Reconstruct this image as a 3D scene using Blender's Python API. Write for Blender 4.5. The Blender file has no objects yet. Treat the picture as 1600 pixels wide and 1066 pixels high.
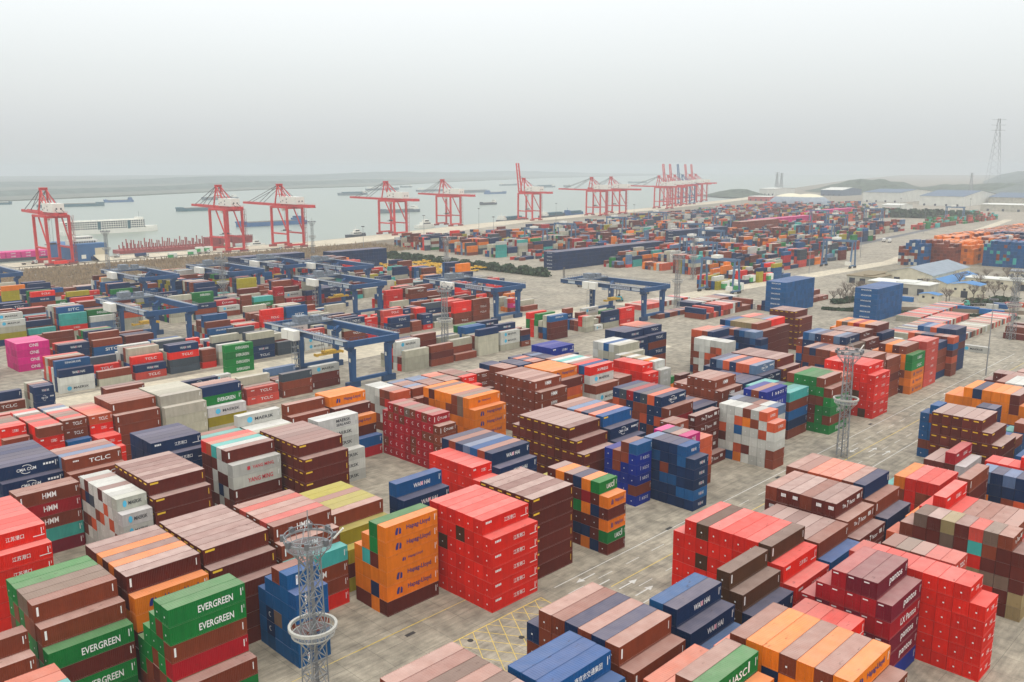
import bpy, math, random
import numpy as np
from mathutils import Matrix, Vector

# ============================================================ camera, sky, sun, exposure
C = bpy.context.scene.collection
SC = bpy.context.scene
YAW, PITCH, ROLL, CAMZ, FPX = 44.5425, 11.2547, -0.0666, 80.249, 1367.21
cam = bpy.data.cameras.new("camera"); camo = bpy.data.objects.new("camera", cam); C.objects.link(camo)
cam.sensor_width = 36.0; cam.lens = 36.0 * FPX / 1600.0; cam.clip_start = 1.0; cam.clip_end = 60000
_y, _p = math.radians(YAW), math.radians(PITCH)
fwd = Vector((math.cos(_y) * math.cos(_p), math.sin(_y) * math.cos(_p), -math.sin(_p)))
camo.location = (0, 0, CAMZ)
q = fwd.to_track_quat('-Z', 'Y')
camo.rotation_euler = (q.to_matrix() @ Matrix.Rotation(math.radians(ROLL), 3, 'Z')).to_euler()
SC.camera = camo

w = bpy.data.worlds.new("World"); SC.world = w; w.use_nodes = True
nt = w.node_tree; nt.nodes.clear()
SUN_EL, SUN_ROT = math.radians(48), math.radians(215)
out = nt.nodes.new('ShaderNodeOutputWorld')
sky = nt.nodes.new('ShaderNodeTexSky'); sky.sky_type = 'NISHITA'; sky.sun_disc = False
sky.sun_elevation = SUN_EL; sky.sun_rotation = SUN_ROT; sky.dust_density = 6.0; sky.air_density = 1.6
b1 = nt.nodes.new('ShaderNodeBackground'); b1.inputs[1].default_value = 0.05
nt.links.new(sky.outputs[0], b1.inputs[0])
tc = nt.nodes.new('ShaderNodeTexCoord'); sx = nt.nodes.new('ShaderNodeSeparateXYZ')
nt.links.new(tc.outputs['Generated'], sx.inputs[0])
cr = nt.nodes.new('ShaderNodeValToRGB')          # overcast layer: brighter towards the zenith
nt.links.new(sx.outputs['Z'], cr.inputs[0])
e = cr.color_ramp.elements
e[0].position = 0.0; e[0].color = (0.66, 0.69, 0.69, 1)
e[1].position = 1.0; e[1].color = (1.50, 1.52, 1.55, 1)
for pos, col in ((0.045, (0.72, 0.755, 0.77, 1)), (0.10, (0.80, 0.835, 0.85, 1)), (0.175, (0.95, 0.97, 0.98, 1)), (0.35, (1.12, 1.14, 1.16, 1))):
    n = e.new(pos); n.color = col
ns = nt.nodes.new('ShaderNodeTexNoise'); ns.inputs['Scale'].default_value = 1.6; ns.inputs['Detail'].default_value = 4
mp = nt.nodes.new('ShaderNodeMapping'); mp.inputs['Scale'].default_value = (1, 1, 3.5)
nt.links.new(tc.outputs['Generated'], mp.inputs[0]); nt.links.new(mp.outputs[0], ns.inputs['Vector'])
mr = nt.nodes.new('ShaderNodeMapRange'); mr.inputs[3].default_value = 0.97; mr.inputs[4].default_value = 1.03
nt.links.new(ns.outputs[0], mr.inputs[0])
mx = nt.nodes.new('ShaderNodeVectorMath'); mx.operation = 'SCALE'
nt.links.new(cr.outputs[0], mx.inputs[0]); nt.links.new(mr.outputs[0], mx.inputs['Scale'])
b2 = nt.nodes.new('ShaderNodeBackground'); b2.inputs[1].default_value = 1.0
nt.links.new(mx.outputs[0], b2.inputs[0])
ad = nt.nodes.new('ShaderNodeAddShader')
nt.links.new(b1.outputs[0], ad.inputs[0]); nt.links.new(b2.outputs[0], ad.inputs[1]); nt.links.new(ad.outputs[0], out.inputs[0])

sun = bpy.data.lights.new("sun", 'SUN'); sun.energy = 0.9; sun.angle = math.radians(12); sun.color = (1.0, 0.96, 0.9)
suno = bpy.data.objects.new("sun", sun); C.objects.link(suno)
# the soft sun stands behind the camera's right shoulder
sd = Vector((-0.22, -0.30, 0.93)).normalized()
suno.rotation_euler = sd.to_track_quat('Z', 'Y').to_euler(); suno.location = (0, 0, 300)
sky.sun_elevation = math.asin(sd.z); sky.sun_rotation = math.atan2(sd.x, sd.y)
SC.view_settings.view_transform = 'Standard'; SC.view_settings.look = 'None'
SC.view_settings.exposure = -0.12; SC.view_settings.gamma = 1.0
SC.cycles.max_bounces = 5; SC.cycles.diffuse_bounces = 2; SC.cycles.glossy_bounces = 2
SC.cycles.volume_bounces = 1; SC.cycles.transparent_max_bounces = 6

def at(px, py, z=0.0):
    """the point of height z that the photograph shows at pixel (px, py)"""
    cr_, sr_ = math.cos(math.radians(ROLL)), math.sin(math.radians(ROLL))
    dx, dy = px - 800, py - 533
    a = dx * cr_ + dy * sr_; b = -dx * sr_ + dy * cr_
    c, s = math.cos(_p), math.sin(_p)
    X = a / FPX; Y = c - s * b / FPX; Z = -s - c * b / FPX
    k = (z - CAMZ) / Z
    X *= k; Y *= k
    return (X * math.sin(_y) + Y * math.cos(_y), -X * math.cos(_y) + Y * math.sin(_y))

def project(P):
    P = np.asarray(P, float)
    X = P[..., 0] * math.sin(_y) - P[..., 1] * math.cos(_y)
    Y = P[..., 0] * math.cos(_y) + P[..., 1] * math.sin(_y)
    Z = P[..., 2] - CAMZ
    c, s = math.cos(_p), math.sin(_p)
    d = Y * c - Z * s; up = Y * s + Z * c
    return 800 + FPX * X / d, 533 - FPX * up / d, d

# ============================================================ helpers
def srgb(r, g, b):
    f = lambda v: (v / 255 / 12.92) if v / 255 <= 0.04045 else ((v / 255 + 0.055) / 1.055) ** 2.4
    return (f(r), f(g), f(b), 1.0)

MATS = {}
def mat(name, col, rough=0.6, metal=0.0, noise=0.0, nscale=1.0, bump=0.0, emit=None):
    if name in MATS: return MATS[name]
    m = bpy.data.materials.new(name); m.use_nodes = True
    t = m.node_tree; b = t.nodes['Principled BSDF']
    b.inputs['Roughness'].default_value = rough; b.inputs['Metallic'].default_value = metal
    b.inputs['Base Color'].default_value = col
    if noise > 0:
        tcn = t.nodes.new('ShaderNodeTexCoord'); nn = t.nodes.new('ShaderNodeTexNoise')
        nn.inputs['Scale'].default_value = nscale; nn.inputs['Detail'].default_value = 5
        t.links.new(tcn.outputs['Object'], nn.inputs['Vector'])
        mrn = t.nodes.new('ShaderNodeMapRange'); mrn.inputs[1].default_value = 0.3; mrn.inputs[2].default_value = 0.7
        mrn.inputs[3].default_value = 1 - noise; mrn.inputs[4].default_value = 1 + noise
        t.links.new(nn.outputs[0], mrn.inputs[0])
        vm = t.nodes.new('ShaderNodeVectorMath'); vm.operation = 'SCALE'; vm.inputs[0].default_value = col[:3]
        t.links.new(mrn.outputs[0], vm.inputs['Scale']); t.links.new(vm.outputs[0], b.inputs['Base Color'])
        if bump:
            bp = t.nodes.new('ShaderNodeBump'); bp.inputs['Strength'].default_value = bump; bp.inputs['Distance'].default_value = 0.3
            t.links.new(nn.outputs[0], bp.inputs['Height']); t.links.new(bp.outputs[0], b.inputs['Normal'])
    MATS[name] = m
    return m

class MB:
    """collects boxes, beams, tubes; build() links them as ONE mesh object"""
    def __init__(s): s.v = []; s.f = []; s.m = []
    def quad(s, pts, mi=0):
        i = len(s.v); s.v += [tuple(p) for p in pts]; s.f.append(tuple(range(i, i + len(pts)))); s.m.append(mi); return s
    def box(s, x0, y0, z0, x1, y1, z1, mi=0, rz=0.0, bottom=True):
        P = [(x0, y0, z0), (x1, y0, z0), (x1, y1, z0), (x0, y1, z0), (x0, y0, z1), (x1, y0, z1), (x1, y1, z1), (x0, y1, z1)]
        if rz:
            cx, cy = (x0 + x1) / 2, (y0 + y1) / 2; c, n = math.cos(rz), math.sin(rz)
            P = [(cx + (x - cx) * c - (y - cy) * n, cy + (x - cx) * n + (y - cy) * c, z) for x, y, z in P]
        i = len(s.v); s.v += P
        F = [(0, 1, 5, 4), (1, 2, 6, 5), (2, 3, 7, 6), (3, 0, 4, 7), (4, 5, 6, 7)]
        if bottom: F.append((3, 2, 1, 0))
        for f in F: s.f.append(tuple(i + k for k in f)); s.m.append(mi)
        return s
    def beam(s, a, b, w, h=None, mi=0, n=4, w2=None):
        """a bar from a to b, section w x h (n=4) or a round one"""
        h = h or w; a = Vector(a); b = Vector(b); d = (b - a)
        if d.length < 1e-6: return s
        d.normalize()
        up = Vector((0, 0, 1)) if abs(d.z) < 0.95 else Vector((1, 0, 0))
        r = d.cross(up).normalized(); u = r.cross(d).normalized()
        i = len(s.v)
        for k, p in enumerate((a, b)):
            sc = 1 if k == 0 or w2 is None else w2 / w
            if n == 4: offs = [(-.5, -.5), (.5, -.5), (.5, .5), (-.5, .5)]
            else: offs = [(math.cos(2 * math.pi * j / n) / 2, math.sin(2 * math.pi * j / n) / 2) for j in range(n)]
            for ox, oy in offs: s.v.append(tuple(p + r * (ox * w * sc) + u * (oy * h * sc)))
        for j in range(n):
            s.f.append((i + j, i + (j + 1) % n, i + n + (j + 1) % n, i + n + j)); s.m.append(mi)
        s.f.append(tuple(i + j for j in reversed(range(n)))); s.m.append(mi)
        s.f.append(tuple(i + n + j for j in range(n))); s.m.append(mi)
        return s
    def ring(s, c, r, w, h, n=28, mi=0, a0=0, a1=2 * math.pi):
        for j in range(n):
            t0 = a0 + (a1 - a0) * j / n; t1 = a0 + (a1 - a0) * (j + 1) / n
            s.beam((c[0] + r * math.cos(t0), c[1] + r * math.sin(t0), c[2]), (c[0] + r * math.cos(t1), c[1] + r * math.sin(t1), c[2]), w, h, mi)
        return s
    def prism(s, poly, z0, z1, mi=0):
        n = len(poly); i = len(s.v)
        s.v += [(x, y, z0) for x, y in poly] + [(x, y, z1) for x, y in poly]
        for j in range(n): s.f.append((i + j, i + (j + 1) % n, i + n + (j + 1) % n, i + n + j)); s.m.append(mi)
        s.f.append(tuple(i + n + j for j in range(n))); s.m.append(mi)
        s.f.append(tuple(i + j for j in reversed(range(n)))); s.m.append(mi)
        return s
    def mesh(s, name, mats):
        me = bpy.data.meshes.new(name); me.from_pydata(s.v, [], s.f)
        for m in mats: me.materials.append(m)
        if len(mats) > 1: me.polygons.foreach_set('material_index', s.m)
        me.update(); return me
    def build(s, name, mats, parent=None, loc=None, rz=0):
        if not isinstance(mats, (list, tuple)): mats = [mats]
        o = bpy.data.objects.new(name, s.mesh(name, mats)); C.objects.link(o)
        if parent: o.parent = parent
        if loc: o.location = loc
        if rz: o.rotation_euler.z = rz
        return o

def tag(o, label=None, cat=None, group=None, kind=None):
    if label: o['label'] = label
    if cat: o['category'] = cat
    if group: o['group'] = group
    if kind: o['kind'] = kind
    return o
def empty(name, loc, rz=0.0, label=None, cat=None, group=None):
    o = bpy.data.objects.new(name, None); C.objects.link(o); o.location = loc; o.rotation_euler.z = rz
    return tag(o, label, cat, group)
def children(o): return list(o.children)
def copy_tree(o, parent=None):
    c = o.copy(); C.objects.link(c)
    if parent: c.parent = parent
    for ch in children(o): copy_tree(ch, c)
    return c

# ============================================================ materials with wear
def paint_material(name, source, roof=False):
    m = bpy.data.materials.new(name); m.use_nodes = True; t = m.node_tree; L = t.links
    b = t.nodes['Principled BSDF']
    tcn = t.nodes.new('ShaderNodeTexCoord'); oi = t.nodes.new('ShaderNodeObjectInfo')
    if source == 'object':
        base = oi.outputs['Color']; alpha = oi.outputs['Alpha']; rnd = oi.outputs['Random']
        off = t.nodes.new('ShaderNodeVectorMath'); off.operation = 'SCALE'; off.inputs[0].default_value = (37, 91, 53)
        L.new(rnd, off.inputs['Scale'])
        co = t.nodes.new('ShaderNodeVectorMath'); L.new(tcn.outputs['Object'], co.inputs[0]); L.new(off.outputs[0], co.inputs[1]); co = co.outputs[0]
    else:
        at_ = t.nodes.new('ShaderNodeAttribute'); at_.attribute_name = 'paint'; base = at_.outputs['Color']; ad_ = t.nodes.new('ShaderNodeAttribute'); ad_.attribute_name = 'dust'; alpha = ad_.outputs['Fac'];  co = tcn.outputs['Object']
    def noise(scale, detail=4, vec=co, stretch=None):
        if stretch:
            mm = t.nodes.new('ShaderNodeMapping'); mm.inputs['Scale'].default_value = stretch; L.new(vec, mm.inputs[0]); vec = mm.outputs[0]
        n = t.nodes.new('ShaderNodeTexNoise'); n.inputs['Scale'].default_value = scale; n.inputs['Detail'].default_value = detail
        L.new(vec, n.inputs['Vector']); return n.outputs[0]
    def mapr(v, a, b_, c, d):
        r = t.nodes.new('ShaderNodeMapRange'); L.new(v, r.inputs[0])
        for k, x in enumerate((a, b_, c, d)): r.inputs[k + 1].default_value = x
        return r.outputs[0]
    def mix(fac, a, bcol):
        x = t.nodes.new('ShaderNodeMixRGB'); 
        if isinstance(fac, float): x.inputs[0].default_value = fac
        else: L.new(fac, x.inputs[0])
        L.new(a, x.inputs[1])
        if isinstance(bcol, tuple): x.inputs[2].default_value = bcol
        else: L.new(bcol, x.inputs[2])
        return x.outputs[0]
    def math_(op, a, b_):
        x = t.nodes.new('ShaderNodeMath'); x.operation = op
        for k, q_ in enumerate((a, b_)):
            if isinstance(q_, (int, float)): x.inputs[k].default_value = q_
            else: L.new(q_, x.inputs[k])
        return x.outputs[0]
    def screen(fac, a):                        # pale dust and chalked paint on upward faces
        x = t.nodes.new('ShaderNodeMixRGB'); x.blend_type = 'SCREEN'; L.new(fac, x.inputs[0]); L.new(a, x.inputs[1]); x.inputs[2].default_value = (1.0, 0.80, 0.70, 1)
        return x.outputs[0]
    # broad fading and fine streaks
    v1 = mapr(noise(0.35, 5), 0.3, 0.7, 0.74, 0.90)
    v2 = mapr(noise(1.6, 4, stretch=(1, 1, 0.12) if not roof else (0.25, 3.0, 1)), 0.3, 0.75, 0.90, 1.08)
    sc = t.nodes.new('ShaderNodeVectorMath'); sc.operation = 'SCALE'; L.new(base, sc.inputs[0]); L.new(math_('MULTIPLY', v1, v2), sc.inputs['Scale'])
    col = sc.outputs[0]
    geo = t.nodes.new('ShaderNodeNewGeometry'); sp = t.nodes.new('ShaderNodeSeparateXYZ'); L.new(geo.outputs['Normal'], sp.inputs[0])
    if roof:
        dust = math_('MULTIPLY', mapr(noise(0.5, 6), 0.25, 0.8, 0.8, 1.2), alpha)
        col = screen(dust, col)
        spot = mapr(noise(0.9, 5, stretch=(0.7, 1.6, 1)), 0.66, 0.74, 0.0, 0.5)
        col = mix(spot, col, srgb(70, 52, 44))
    else:
        top = math_('MULTIPLY', mapr(sp.outputs['Z'], 0.5, 0.8, 0.0, 1.0), alpha)
        col = screen(top, col)
        rust = mapr(noise(1.1, 6), 0.68, 0.76, 0.0, 0.45)
        col = mix(rust, col, srgb(92, 56, 38))
    L.new(col, b.inputs['Base Color'])
    b.inputs['Roughness'].default_value = 0.55 if not roof else 0.62
    b.inputs['Specular IOR Level'].default_value = 0.12
    MATS[name] = m
    return m
M_BODY = paint_material('container_paint', 'object')
M_ROOF = paint_material('container_roof_paint', 'object', roof=True)
M_MASS = paint_material('container_mass_paint', 'attribute')
WHITE = mat('white_lettering', srgb(232, 232, 228), 0.6)
INKS = {'w': WHITE, 'k': mat('dark_lettering', srgb(28, 34, 46), 0.6), 'n': mat('navy_lettering', srgb(20, 30, 110), 0.6),
        'r': mat('red_lettering', srgb(200, 20, 45), 0.6), 'y': mat('yellow_lettering', srgb(235, 190, 40), 0.6),
        'b': mat('sky_blue_emblem', srgb(75, 185, 220), 0.6), 'p': mat('pink_lettering', srgb(225, 150, 165), 0.6), 'g': mat('grey_rod', srgb(150, 148, 144), 0.5)}
INKCOL = {k: tuple(m.node_tree.nodes['Principled BSDF'].inputs['Base Color'].default_value) for k, m in INKS.items()}

# ============================================================ container colours
COL = {'R': (226, 30, 8), 'r': (170, 12, 28), 'B': (100, 34, 22), 'b': (132, 58, 32), 'n': (8, 44, 86), 'k': (8, 84, 138), 'c': (4, 40, 138),
       'l': (96, 124, 156), 's': (206, 86, 44), 'p': (122, 98, 82), 'G': (186, 182, 160), 'w': (204, 204, 194), 'K': (66, 76, 86), 'd': (80, 48, 26),
       'o': (240, 126, 14), 'g': (8, 122, 50), 't': (66, 172, 162), 'y': (172, 158, 30), 'm': (210, 20, 122), 'P': (206, 72, 58), 'v': (118, 12, 38), 'e': (150, 130, 90)}
NAME = {'R': 'bright red', 'r': 'crimson', 'B': 'maroon', 'b': 'rust brown', 'n': 'navy blue', 'k': 'mid blue', 'c': 'deep blue', 'l': 'grey blue',
        's': 'salmon orange', 'p': 'taupe', 'G': 'cream grey', 'w': 'dirty white', 'K': 'dark grey', 'd': 'brown', 'o': 'orange', 'g': 'green',
        't': 'pale teal', 'y': 'olive yellow', 'm': 'magenta', 'P': 'faded coral', 'v': 'wine red', 'e': 'sand'}
LIN = {k: srgb(*v) for k, v in COL.items()}
DUST = {'B': .30, 'b': .27, 'R': .20, 'r': .18, 'v': .22, 'o': .16, 'n': .13, 'k': .09, 'c': .09, 'g': .13, 'w': .15, 'G': .15, 'P': .22, 's': .22}
L40, L20, W, PW, H40, H20 = 12.19, 6.06, 2.438, 2.454, 2.876, 2.576

# lettering seen on the sides: (text, centre along, centre up, width, height, ink) as fractions of length/height; '#' shapes are marks
LOGO = {
 'EV': [('EVERGREEN', .60, .46, .46, .40, 'w')],
 'HL': [('Hapag-Lloyd', .62, .52, .46, .40, 'n'), ('#hl', .235, .5, .11, .44, 'n')],
 'Hs': [('Hapag-Lloyd', .55, .5, .28, .22, 'n'), ('#hl', .33, .5, .06, .24, 'n')],
 'JS': [('\u6c5f\u82cf\u6e2f\u53e3', .58, .52, .24, .30, 'w'), ('#bars', .13, .74, .12, .15, 'w'), ('#line', .90, .30, .16, .05, 'w')],
 'HM': [('HMM', .5, .55, .22, .42, 'w'), ('#vert', .06, .5, .02, .5, 'w')],
 'CM': [('CMA CGM', .45, .5, .32, .24, 'w'), ('#arc', .45, .5, .22, .7, 'w'), ('#bars', .82, .62, .18, .16, 'w')],
 'MK': [('MAERSK', .60, .5, .44, .30, 'k'), ('#star', .26, .5, .13, .55, 'b')],
 'MS': [('MAERSK', .62, .66, .36, .28, 'k'), ('SEALAND', .62, .28, .36, .24, 'k')],
 'YM': [('YANG MING', .56, .48, .52, .38, 'r')],
 'YN': [('YANG MING', .62, .5, .44, .28, 'r'), ('#sq', .32, .5, .06, .30, 'r')],
 'WH': [('WAN HAI', .55, .48, .36, .32, 'w'), ('#sqp', .55, .48, .05, .26, 'p')],
 'UA': [('UASC', .58, .46, .36, .40, 'w'), ('#vert', .80, .55, .03, .55, 'w')],
 'ON': [('ONE', .52, .55, .28, .46, 'w')],
 'TC': [('TCLC', .60, .52, .38, .34, 'w'), ('#bars', .18, .7, .10, .12, 'w')],
 'SI': [('SITC', .6, .5, .42, .46, 'w')],
 'PA': [('pantos', .60, .5, .42, .50, 'w')],
 'LX': [('LX Pantos', .60, .5, .52, .42, 'w')],
 'F7': [('The', .30, .5, .12, .26, 'w'), ('7', .43, .5, .06, .5, 'w'), ('Factor', .60, .52, .2, .28, 'w'), ('#bars', .82, .6, .10, .3, 'w')],
 'NB': [('N B O S', .62, .55, .40, .32, 'w'), ('#vert', .28, .62, .02, .4, 'w')],
 'TX': [('#sq', .10, .84, .14, .13, 'y'), ('#vert', .95, .55, .012, .45, 'y')],
 'CT': [('CTI LINES', .60, .5, .44, .24, 'w'), ('#cres', .34, .5, .12, .5, 'w'), ('#vert', .1, .5, .03, .55, 'w')],
 'XP': [('X-PRESS', .52, .5, .46, .32, 'w')],
 'SK': [('SINOKOR', .5, .66, .46, .26, 'w')],
 'CN': [('\u5357\u4eac\u5e02\u4ea4\u901a\u96c6\u56e2', .62, .5, .46, .34, 'w')],
 'LB': [('#sqw', .30, .5, .06, .66, 'w'), ('#sq', .30, .66, .03, .16, 'r')],
 'KL': [('KLINE', .5, .5, .36, .3, 'w')],
 'id': [('#vert', .94, .58, .012, .42, 'w'), ('#vert', .97, .70, .006, .2, 'w')],
 'v': [('#vert', .05, .58, .025, .5, 'w'), ('#vert', .94, .58, .012, .42, 'w')],
}
ENDS = {'TX': ('#sq', .40, .80, .5, .1, 'y'), 'HM': ('#sq', .30, .82, .28, .08, 'w'), 'CT': ('#cres', .5, .5, .34, .36, 'w'), 'F7': ('#bars', .6, .62, .4, .24, 'w'),
        'PA': ('#sq', .3, .84, .34, .07, 'w'), 'dot': ('#sq', .45, .45, .10, .09, 'w'), 'JS': ('#sq', .72, .3, .08, .1, 'w')}

_tc = {}
def text_geo(s, bold=0.014):
    """verts (x right, y up, unit height box) and faces of a word, from the built-in font"""
    if s in _tc: return _tc[s]
    cu = bpy.data.curves.new('word', 'FONT'); cu.body = s; cu.resolution_u = 2; cu.offset = 0.0 if ord(s[0]) > 1000 else bold
    if ord(s[0]) > 1000: cu.offset = 0.006
    o = bpy.data.objects.new('word', cu); C.objects.link(o)
    dg = bpy.context.evaluated_depsgraph_get(); dg.update()
    me = bpy.data.meshes.new_from_object(o.evaluated_get(dg), depsgraph=dg)
    V = np.array([v.co[:2] for v in me.vertices]) if len(me.vertices) else np.zeros((0, 2))
    F = [tuple(p.vertices) for p in me.polygons]
    bpy.data.objects.remove(o); bpy.data.curves.remove(cu); bpy.data.meshes.remove(me)
    if len(V):
        lo, hi = V.min(0), V.max(0); V = (V - (lo + hi) / 2) / np.maximum(hi - lo, 1e-6)
    _tc[s] = (V, F); return _tc[s]
def mark_geo(k):
    if k.startswith('#sq') or k == '#line' or k == '#vert':
        return np.array([(-.5, -.5), (.5, -.5), (.5, .5), (-.5, .5)]), [(0, 1, 2, 3)]
    if k == '#bars':
        V = []; F = []
        for j in range(4):
            x = -.5 + j * .27; i = len(V); V += [(x, -.5), (x + .2, -.5), (x + .2, .5), (x, .5)]; F.append((i, i + 1, i + 2, i + 3))
        return np.array(V), F
    if k == '#hl':
        V = [(-.5, -.5), (-.12, -.5), (.05, .5), (-.28, .5), (.08, -.5), (.46, -.5), (.5, .2), (.22, .5), (-.5, -.1), (-.5, .1)]
        return np.array(V), [(0, 1, 2, 3, 8), (4, 5, 6, 7)]
    if k == '#star':
        V = []; n = 14
        for j in range(n):
            a = 2 * math.pi * j / n; r = .5; V.append((r * math.cos(a), r * math.sin(a)))
        return np.array(V), [tuple(range(n))]
    if k in ('#arc', '#cres'):
        V = []; F = []
        segs = ((.6, 2.2), (3.7, 5.3)) if k == '#arc' else ((.9, 5.4),)
        for a0, a1 in segs:
            for j in range(8):
                t0 = a0 + (a1 - a0) * j / 8; t1 = a0 + (a1 - a0) * (j + 1) / 8
                wd = .06 if k == '#arc' else .16 * math.sin(math.pi * (j + .5) / 8) + .04
                i = len(V); V += [(.5 * math.cos(t0), .5 * math.sin(t0)), (.5 * math.cos(t1), .5 * math.sin(t1)), ((.5 - wd) * math.cos(t1), (.5 - wd) * math.sin(t1)), ((.5 - wd) * math.cos(t0), (.5 - wd) * math.sin(t0))]
                F.append((i, i + 1, i + 2, i + 3))
        return np.array(V), F
    return np.zeros((0, 2)), []
def glyph(k): return mark_geo(k) if k[0] == '#' else text_geo(k)

# ============================================================ the stacks, bay by bay
# each bay: u0 (near end), v0 (near side), length, columns from the front row backwards (letters from top to bottom; a digit = total tiers)
BAYS = []
def bay(u, v, L, cols, desc, logos=None, ends=None, fill=None, over=None):
    BAYS.append(dict(u=u, v=v, L=L, cols=cols.split(), desc=desc, logos=logos or {}, ends=ends or {}, fill=fill, over=over or {}))
# ---- row of stacks on the yard's road side (front)
bay(48.2, 115.0, 40, 'bg ggbrgb gbggbb ggbBb ggbb ggb', 'green and brown stack beside the blue stack', {'g': 'EV', 'b': 'v', 'B': 'v'}, {'g': 'dot'})
bay(68.0, 115.6, 20, 'kkbkk kkkkkk bkkpkk kknnk kkkk', 'blue stack behind the near mast', {'k': 'LB'}, {'n': 'CT'})
bay(88.3, 118.6, 40, 'oooooB ggBono otooB oooB', 'orange stack facing the open pavement', {'o': 'HL'}, {}, over={(0, 2): 'Hs', (0, 5): 'id'})
bay(102.6, 106.1, 40, 'RRRRR RRRRRR RRRRRR RdRRRR RRRRRR RRdRRR RRRRRR', 'all red stack beside the yellow hatching', {'R': 'JS'}, {'R': 'dot', 'd': 'dot'})
bay(116.5, 109.2, 40, 'BBBBBB BBBBBB BBBBBB BBBBBB BBBBBB BBBBBB', 'maroon stack behind the all red stack', {'B': 'TX'}, {'B': 'TX'})
bay(136.4, 106.2, 20, 'oBogB gBnBBn oroBno nBgBnB BBon6 on6 Bo6 yyn5', 'mixed stack with orange and green fronts', {'o': 'HL', 'g': 'UA', 'B': 'id'}, {'B': 'dot'}, fill='Bnob')
bay(162.4, 118.2, 20, 'kcccbc6 bbcccc bbcc5 ccc5', 'deep blue stack at the road corner', {'c': 'NB', 'k': 'id'}, {'c': 'dot'}, over={}, fill='cb')
bay(169.4, 106.7, 20, 'nnnkn kknnkn nnnknn nnbknn nknnnn lnnknn', 'navy stack on the road edge', {'n': 'WH', 'k': 'WH'}, {}, fill='n')
bay(176.2, 113.5, 20, 'mnnnnn bKnnnn KnKnnn mnnbnn', 'magenta topped stack behind the navy one', {'m': 'ON'}, {})
bay(183.4, 114.3, 20, 'sssbb ssbbb bbb5 bbb6 bbb6', 'rusty orange stack beside the pavement', {'s': 'id', 'b': 'HM'}, {'b': 'HM'}, fill='b')
bay(196.2, 121.4, 40, 'B BBBBB', 'maroon wall of lettered containers', {'B': 'F7'}, {'B': 'F7'})
bay(209.3, 107.5, 20, 'swwbb swswww wbwwww bowwBw wskwso wwwwwk wwsBww', 'dirty white chequered stack', {'w': 'id', 's': 'XP'}, {'w': 'dot'}, over={(0, 1): 'KL', (0, 2): 'KL'})
bay(215.6, 111.0, 20, 'lwKw6 ww6 bw6 Kw6 Kw6 lw6', 'grey stack behind the chequered one', {}, {}, fill='wwKb')
bay(222.6, 117.5, 40, 'cccccc bccbbc cccccc Kc5 K5', 'deep blue stack before the green one', {'c': 'NB'}, {'c': 'dot', 'b': 'dot'}, fill='cb')
bay(236.8, 117.5, 40, 't5 tn5 gb5 nb5 tk5 t5', 'pale teal topped stack', {}, {}, fill='nbk')
bay(250.0, 110.8, 40, 'bggbg bgbggg ggbBBg gggbgg ggggbg bggbgg', 'green stack behind the road mast', {'g': 'EV', 'b': 'v'}, {'g': 'dot', 'B': 'dot'})
bay(263.8, 115.3, 40, 'sb5 sb5 sb5 pb5 pb5 pb5', 'faded low stack before the red one', {}, {}, fill='bB')
bay(276.2, 108.4, 40, 'RRRRR RRRRRd RRRdRR RRRRRR RRRRRR RRRRRR RRRRRR', 'far all red stack', {'R': 'JS'}, {'R': 'dot'})
bay(289.6, 115.2, 40, 'bb6 bb6 pb6 Kb6 bb6 sb6', 'brown stack behind the far red one', {}, {}, fill='bB')
bay(303.0, 115.2, 40, 'bb5 bb5 Bb5 ob5 bb5', 'brown stack before the far orange one', {}, {}, fill='bBo')
bay(316.4, 111.6, 40, 'ggooo booboB Bosobo ooobBo Boogno oob5', 'far orange stack with green fronts', {'g': 'UA', 'o': 'HL'}, {'B': 'dot', 'b': 'dot'}, fill='ob')
bay(330.0, 111.8, 40, 'PPPPPP PPPPPP Pr6', 'coral red wall of containers', {'P': 'JS'}, {}, fill='r')
bay(343.4, 113.0, 40, 'n5 nn5 n5 nb5', 'low navy stack', {}, {}, fill='nb')
bay(355.6, 110.8, 20, 'skBsbb BBBccc bBBBcc nbBccB nB6 bB6 sB6', 'last mixed stack before the white lone container', {'s': 'id', 'k': 'id'}, {}, fill='Bbn')
bay(363.0, 112.5, 40, 'nnBn6 nnb6 nkb6 sb6 lk6 kk6', 'high blue topped stack at the row end', {}, {}, fill='nb')
# ---- second row behind it
bay(34.9, 128.1, 40, 'gBgg bbggb bbgbgg pbggBg pgbggb gbgggg ggbggg', 'green and brown stack, lower corner', {'g': 'EV', 'b': 'v'}, {'g': 'dot'})
bay(48.3, 130.0, 40, 'ooBBB BBoBBB BBoBBB oBB6 BBo6 oBB6 BB6 BB6', 'brown and orange striped stack', {'o': 'HL', 'B': 'v'}, {}, fill='Bo')
bay(61.3, 128.2, 40, 'BBBB BBBBB B6 B6 B6 B6 B6 B6 B6', 'maroon stack beside the striped one', {'B': 'TX'}, {'B': 'TX'}, fill='B')
bay(74.6, 128.3, 40, 'tbbR bbbbR bbbbbb P6 b6 b6 P6 b6', 'brown stack behind the near mast', {'b': 'HM', 'R': 'HM', 't': 'id'}, {'b': 'HM'}, fill='b')
bay(89.0, 131.4, 40, 'yBy yByy byyBy yy5 yy5 by5 yy5 yy5', 'yellow topped stack', {'b': 'v'}, {}, fill='yB')
bay(103.2, 132.1, 40, 'nnnnn knnnnn', 'narrow navy stack on the open pavement', {'n': 'WH', 'k': 'WH'}, {})
bay(124.2, 132.1, 20, 'RRRRR RRRRRR R6 R6 R6 R6 R6', 'red stack beside the navy striped one', {'R': 'JS'}, {'R': 'JS'}, fill='R')
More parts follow.
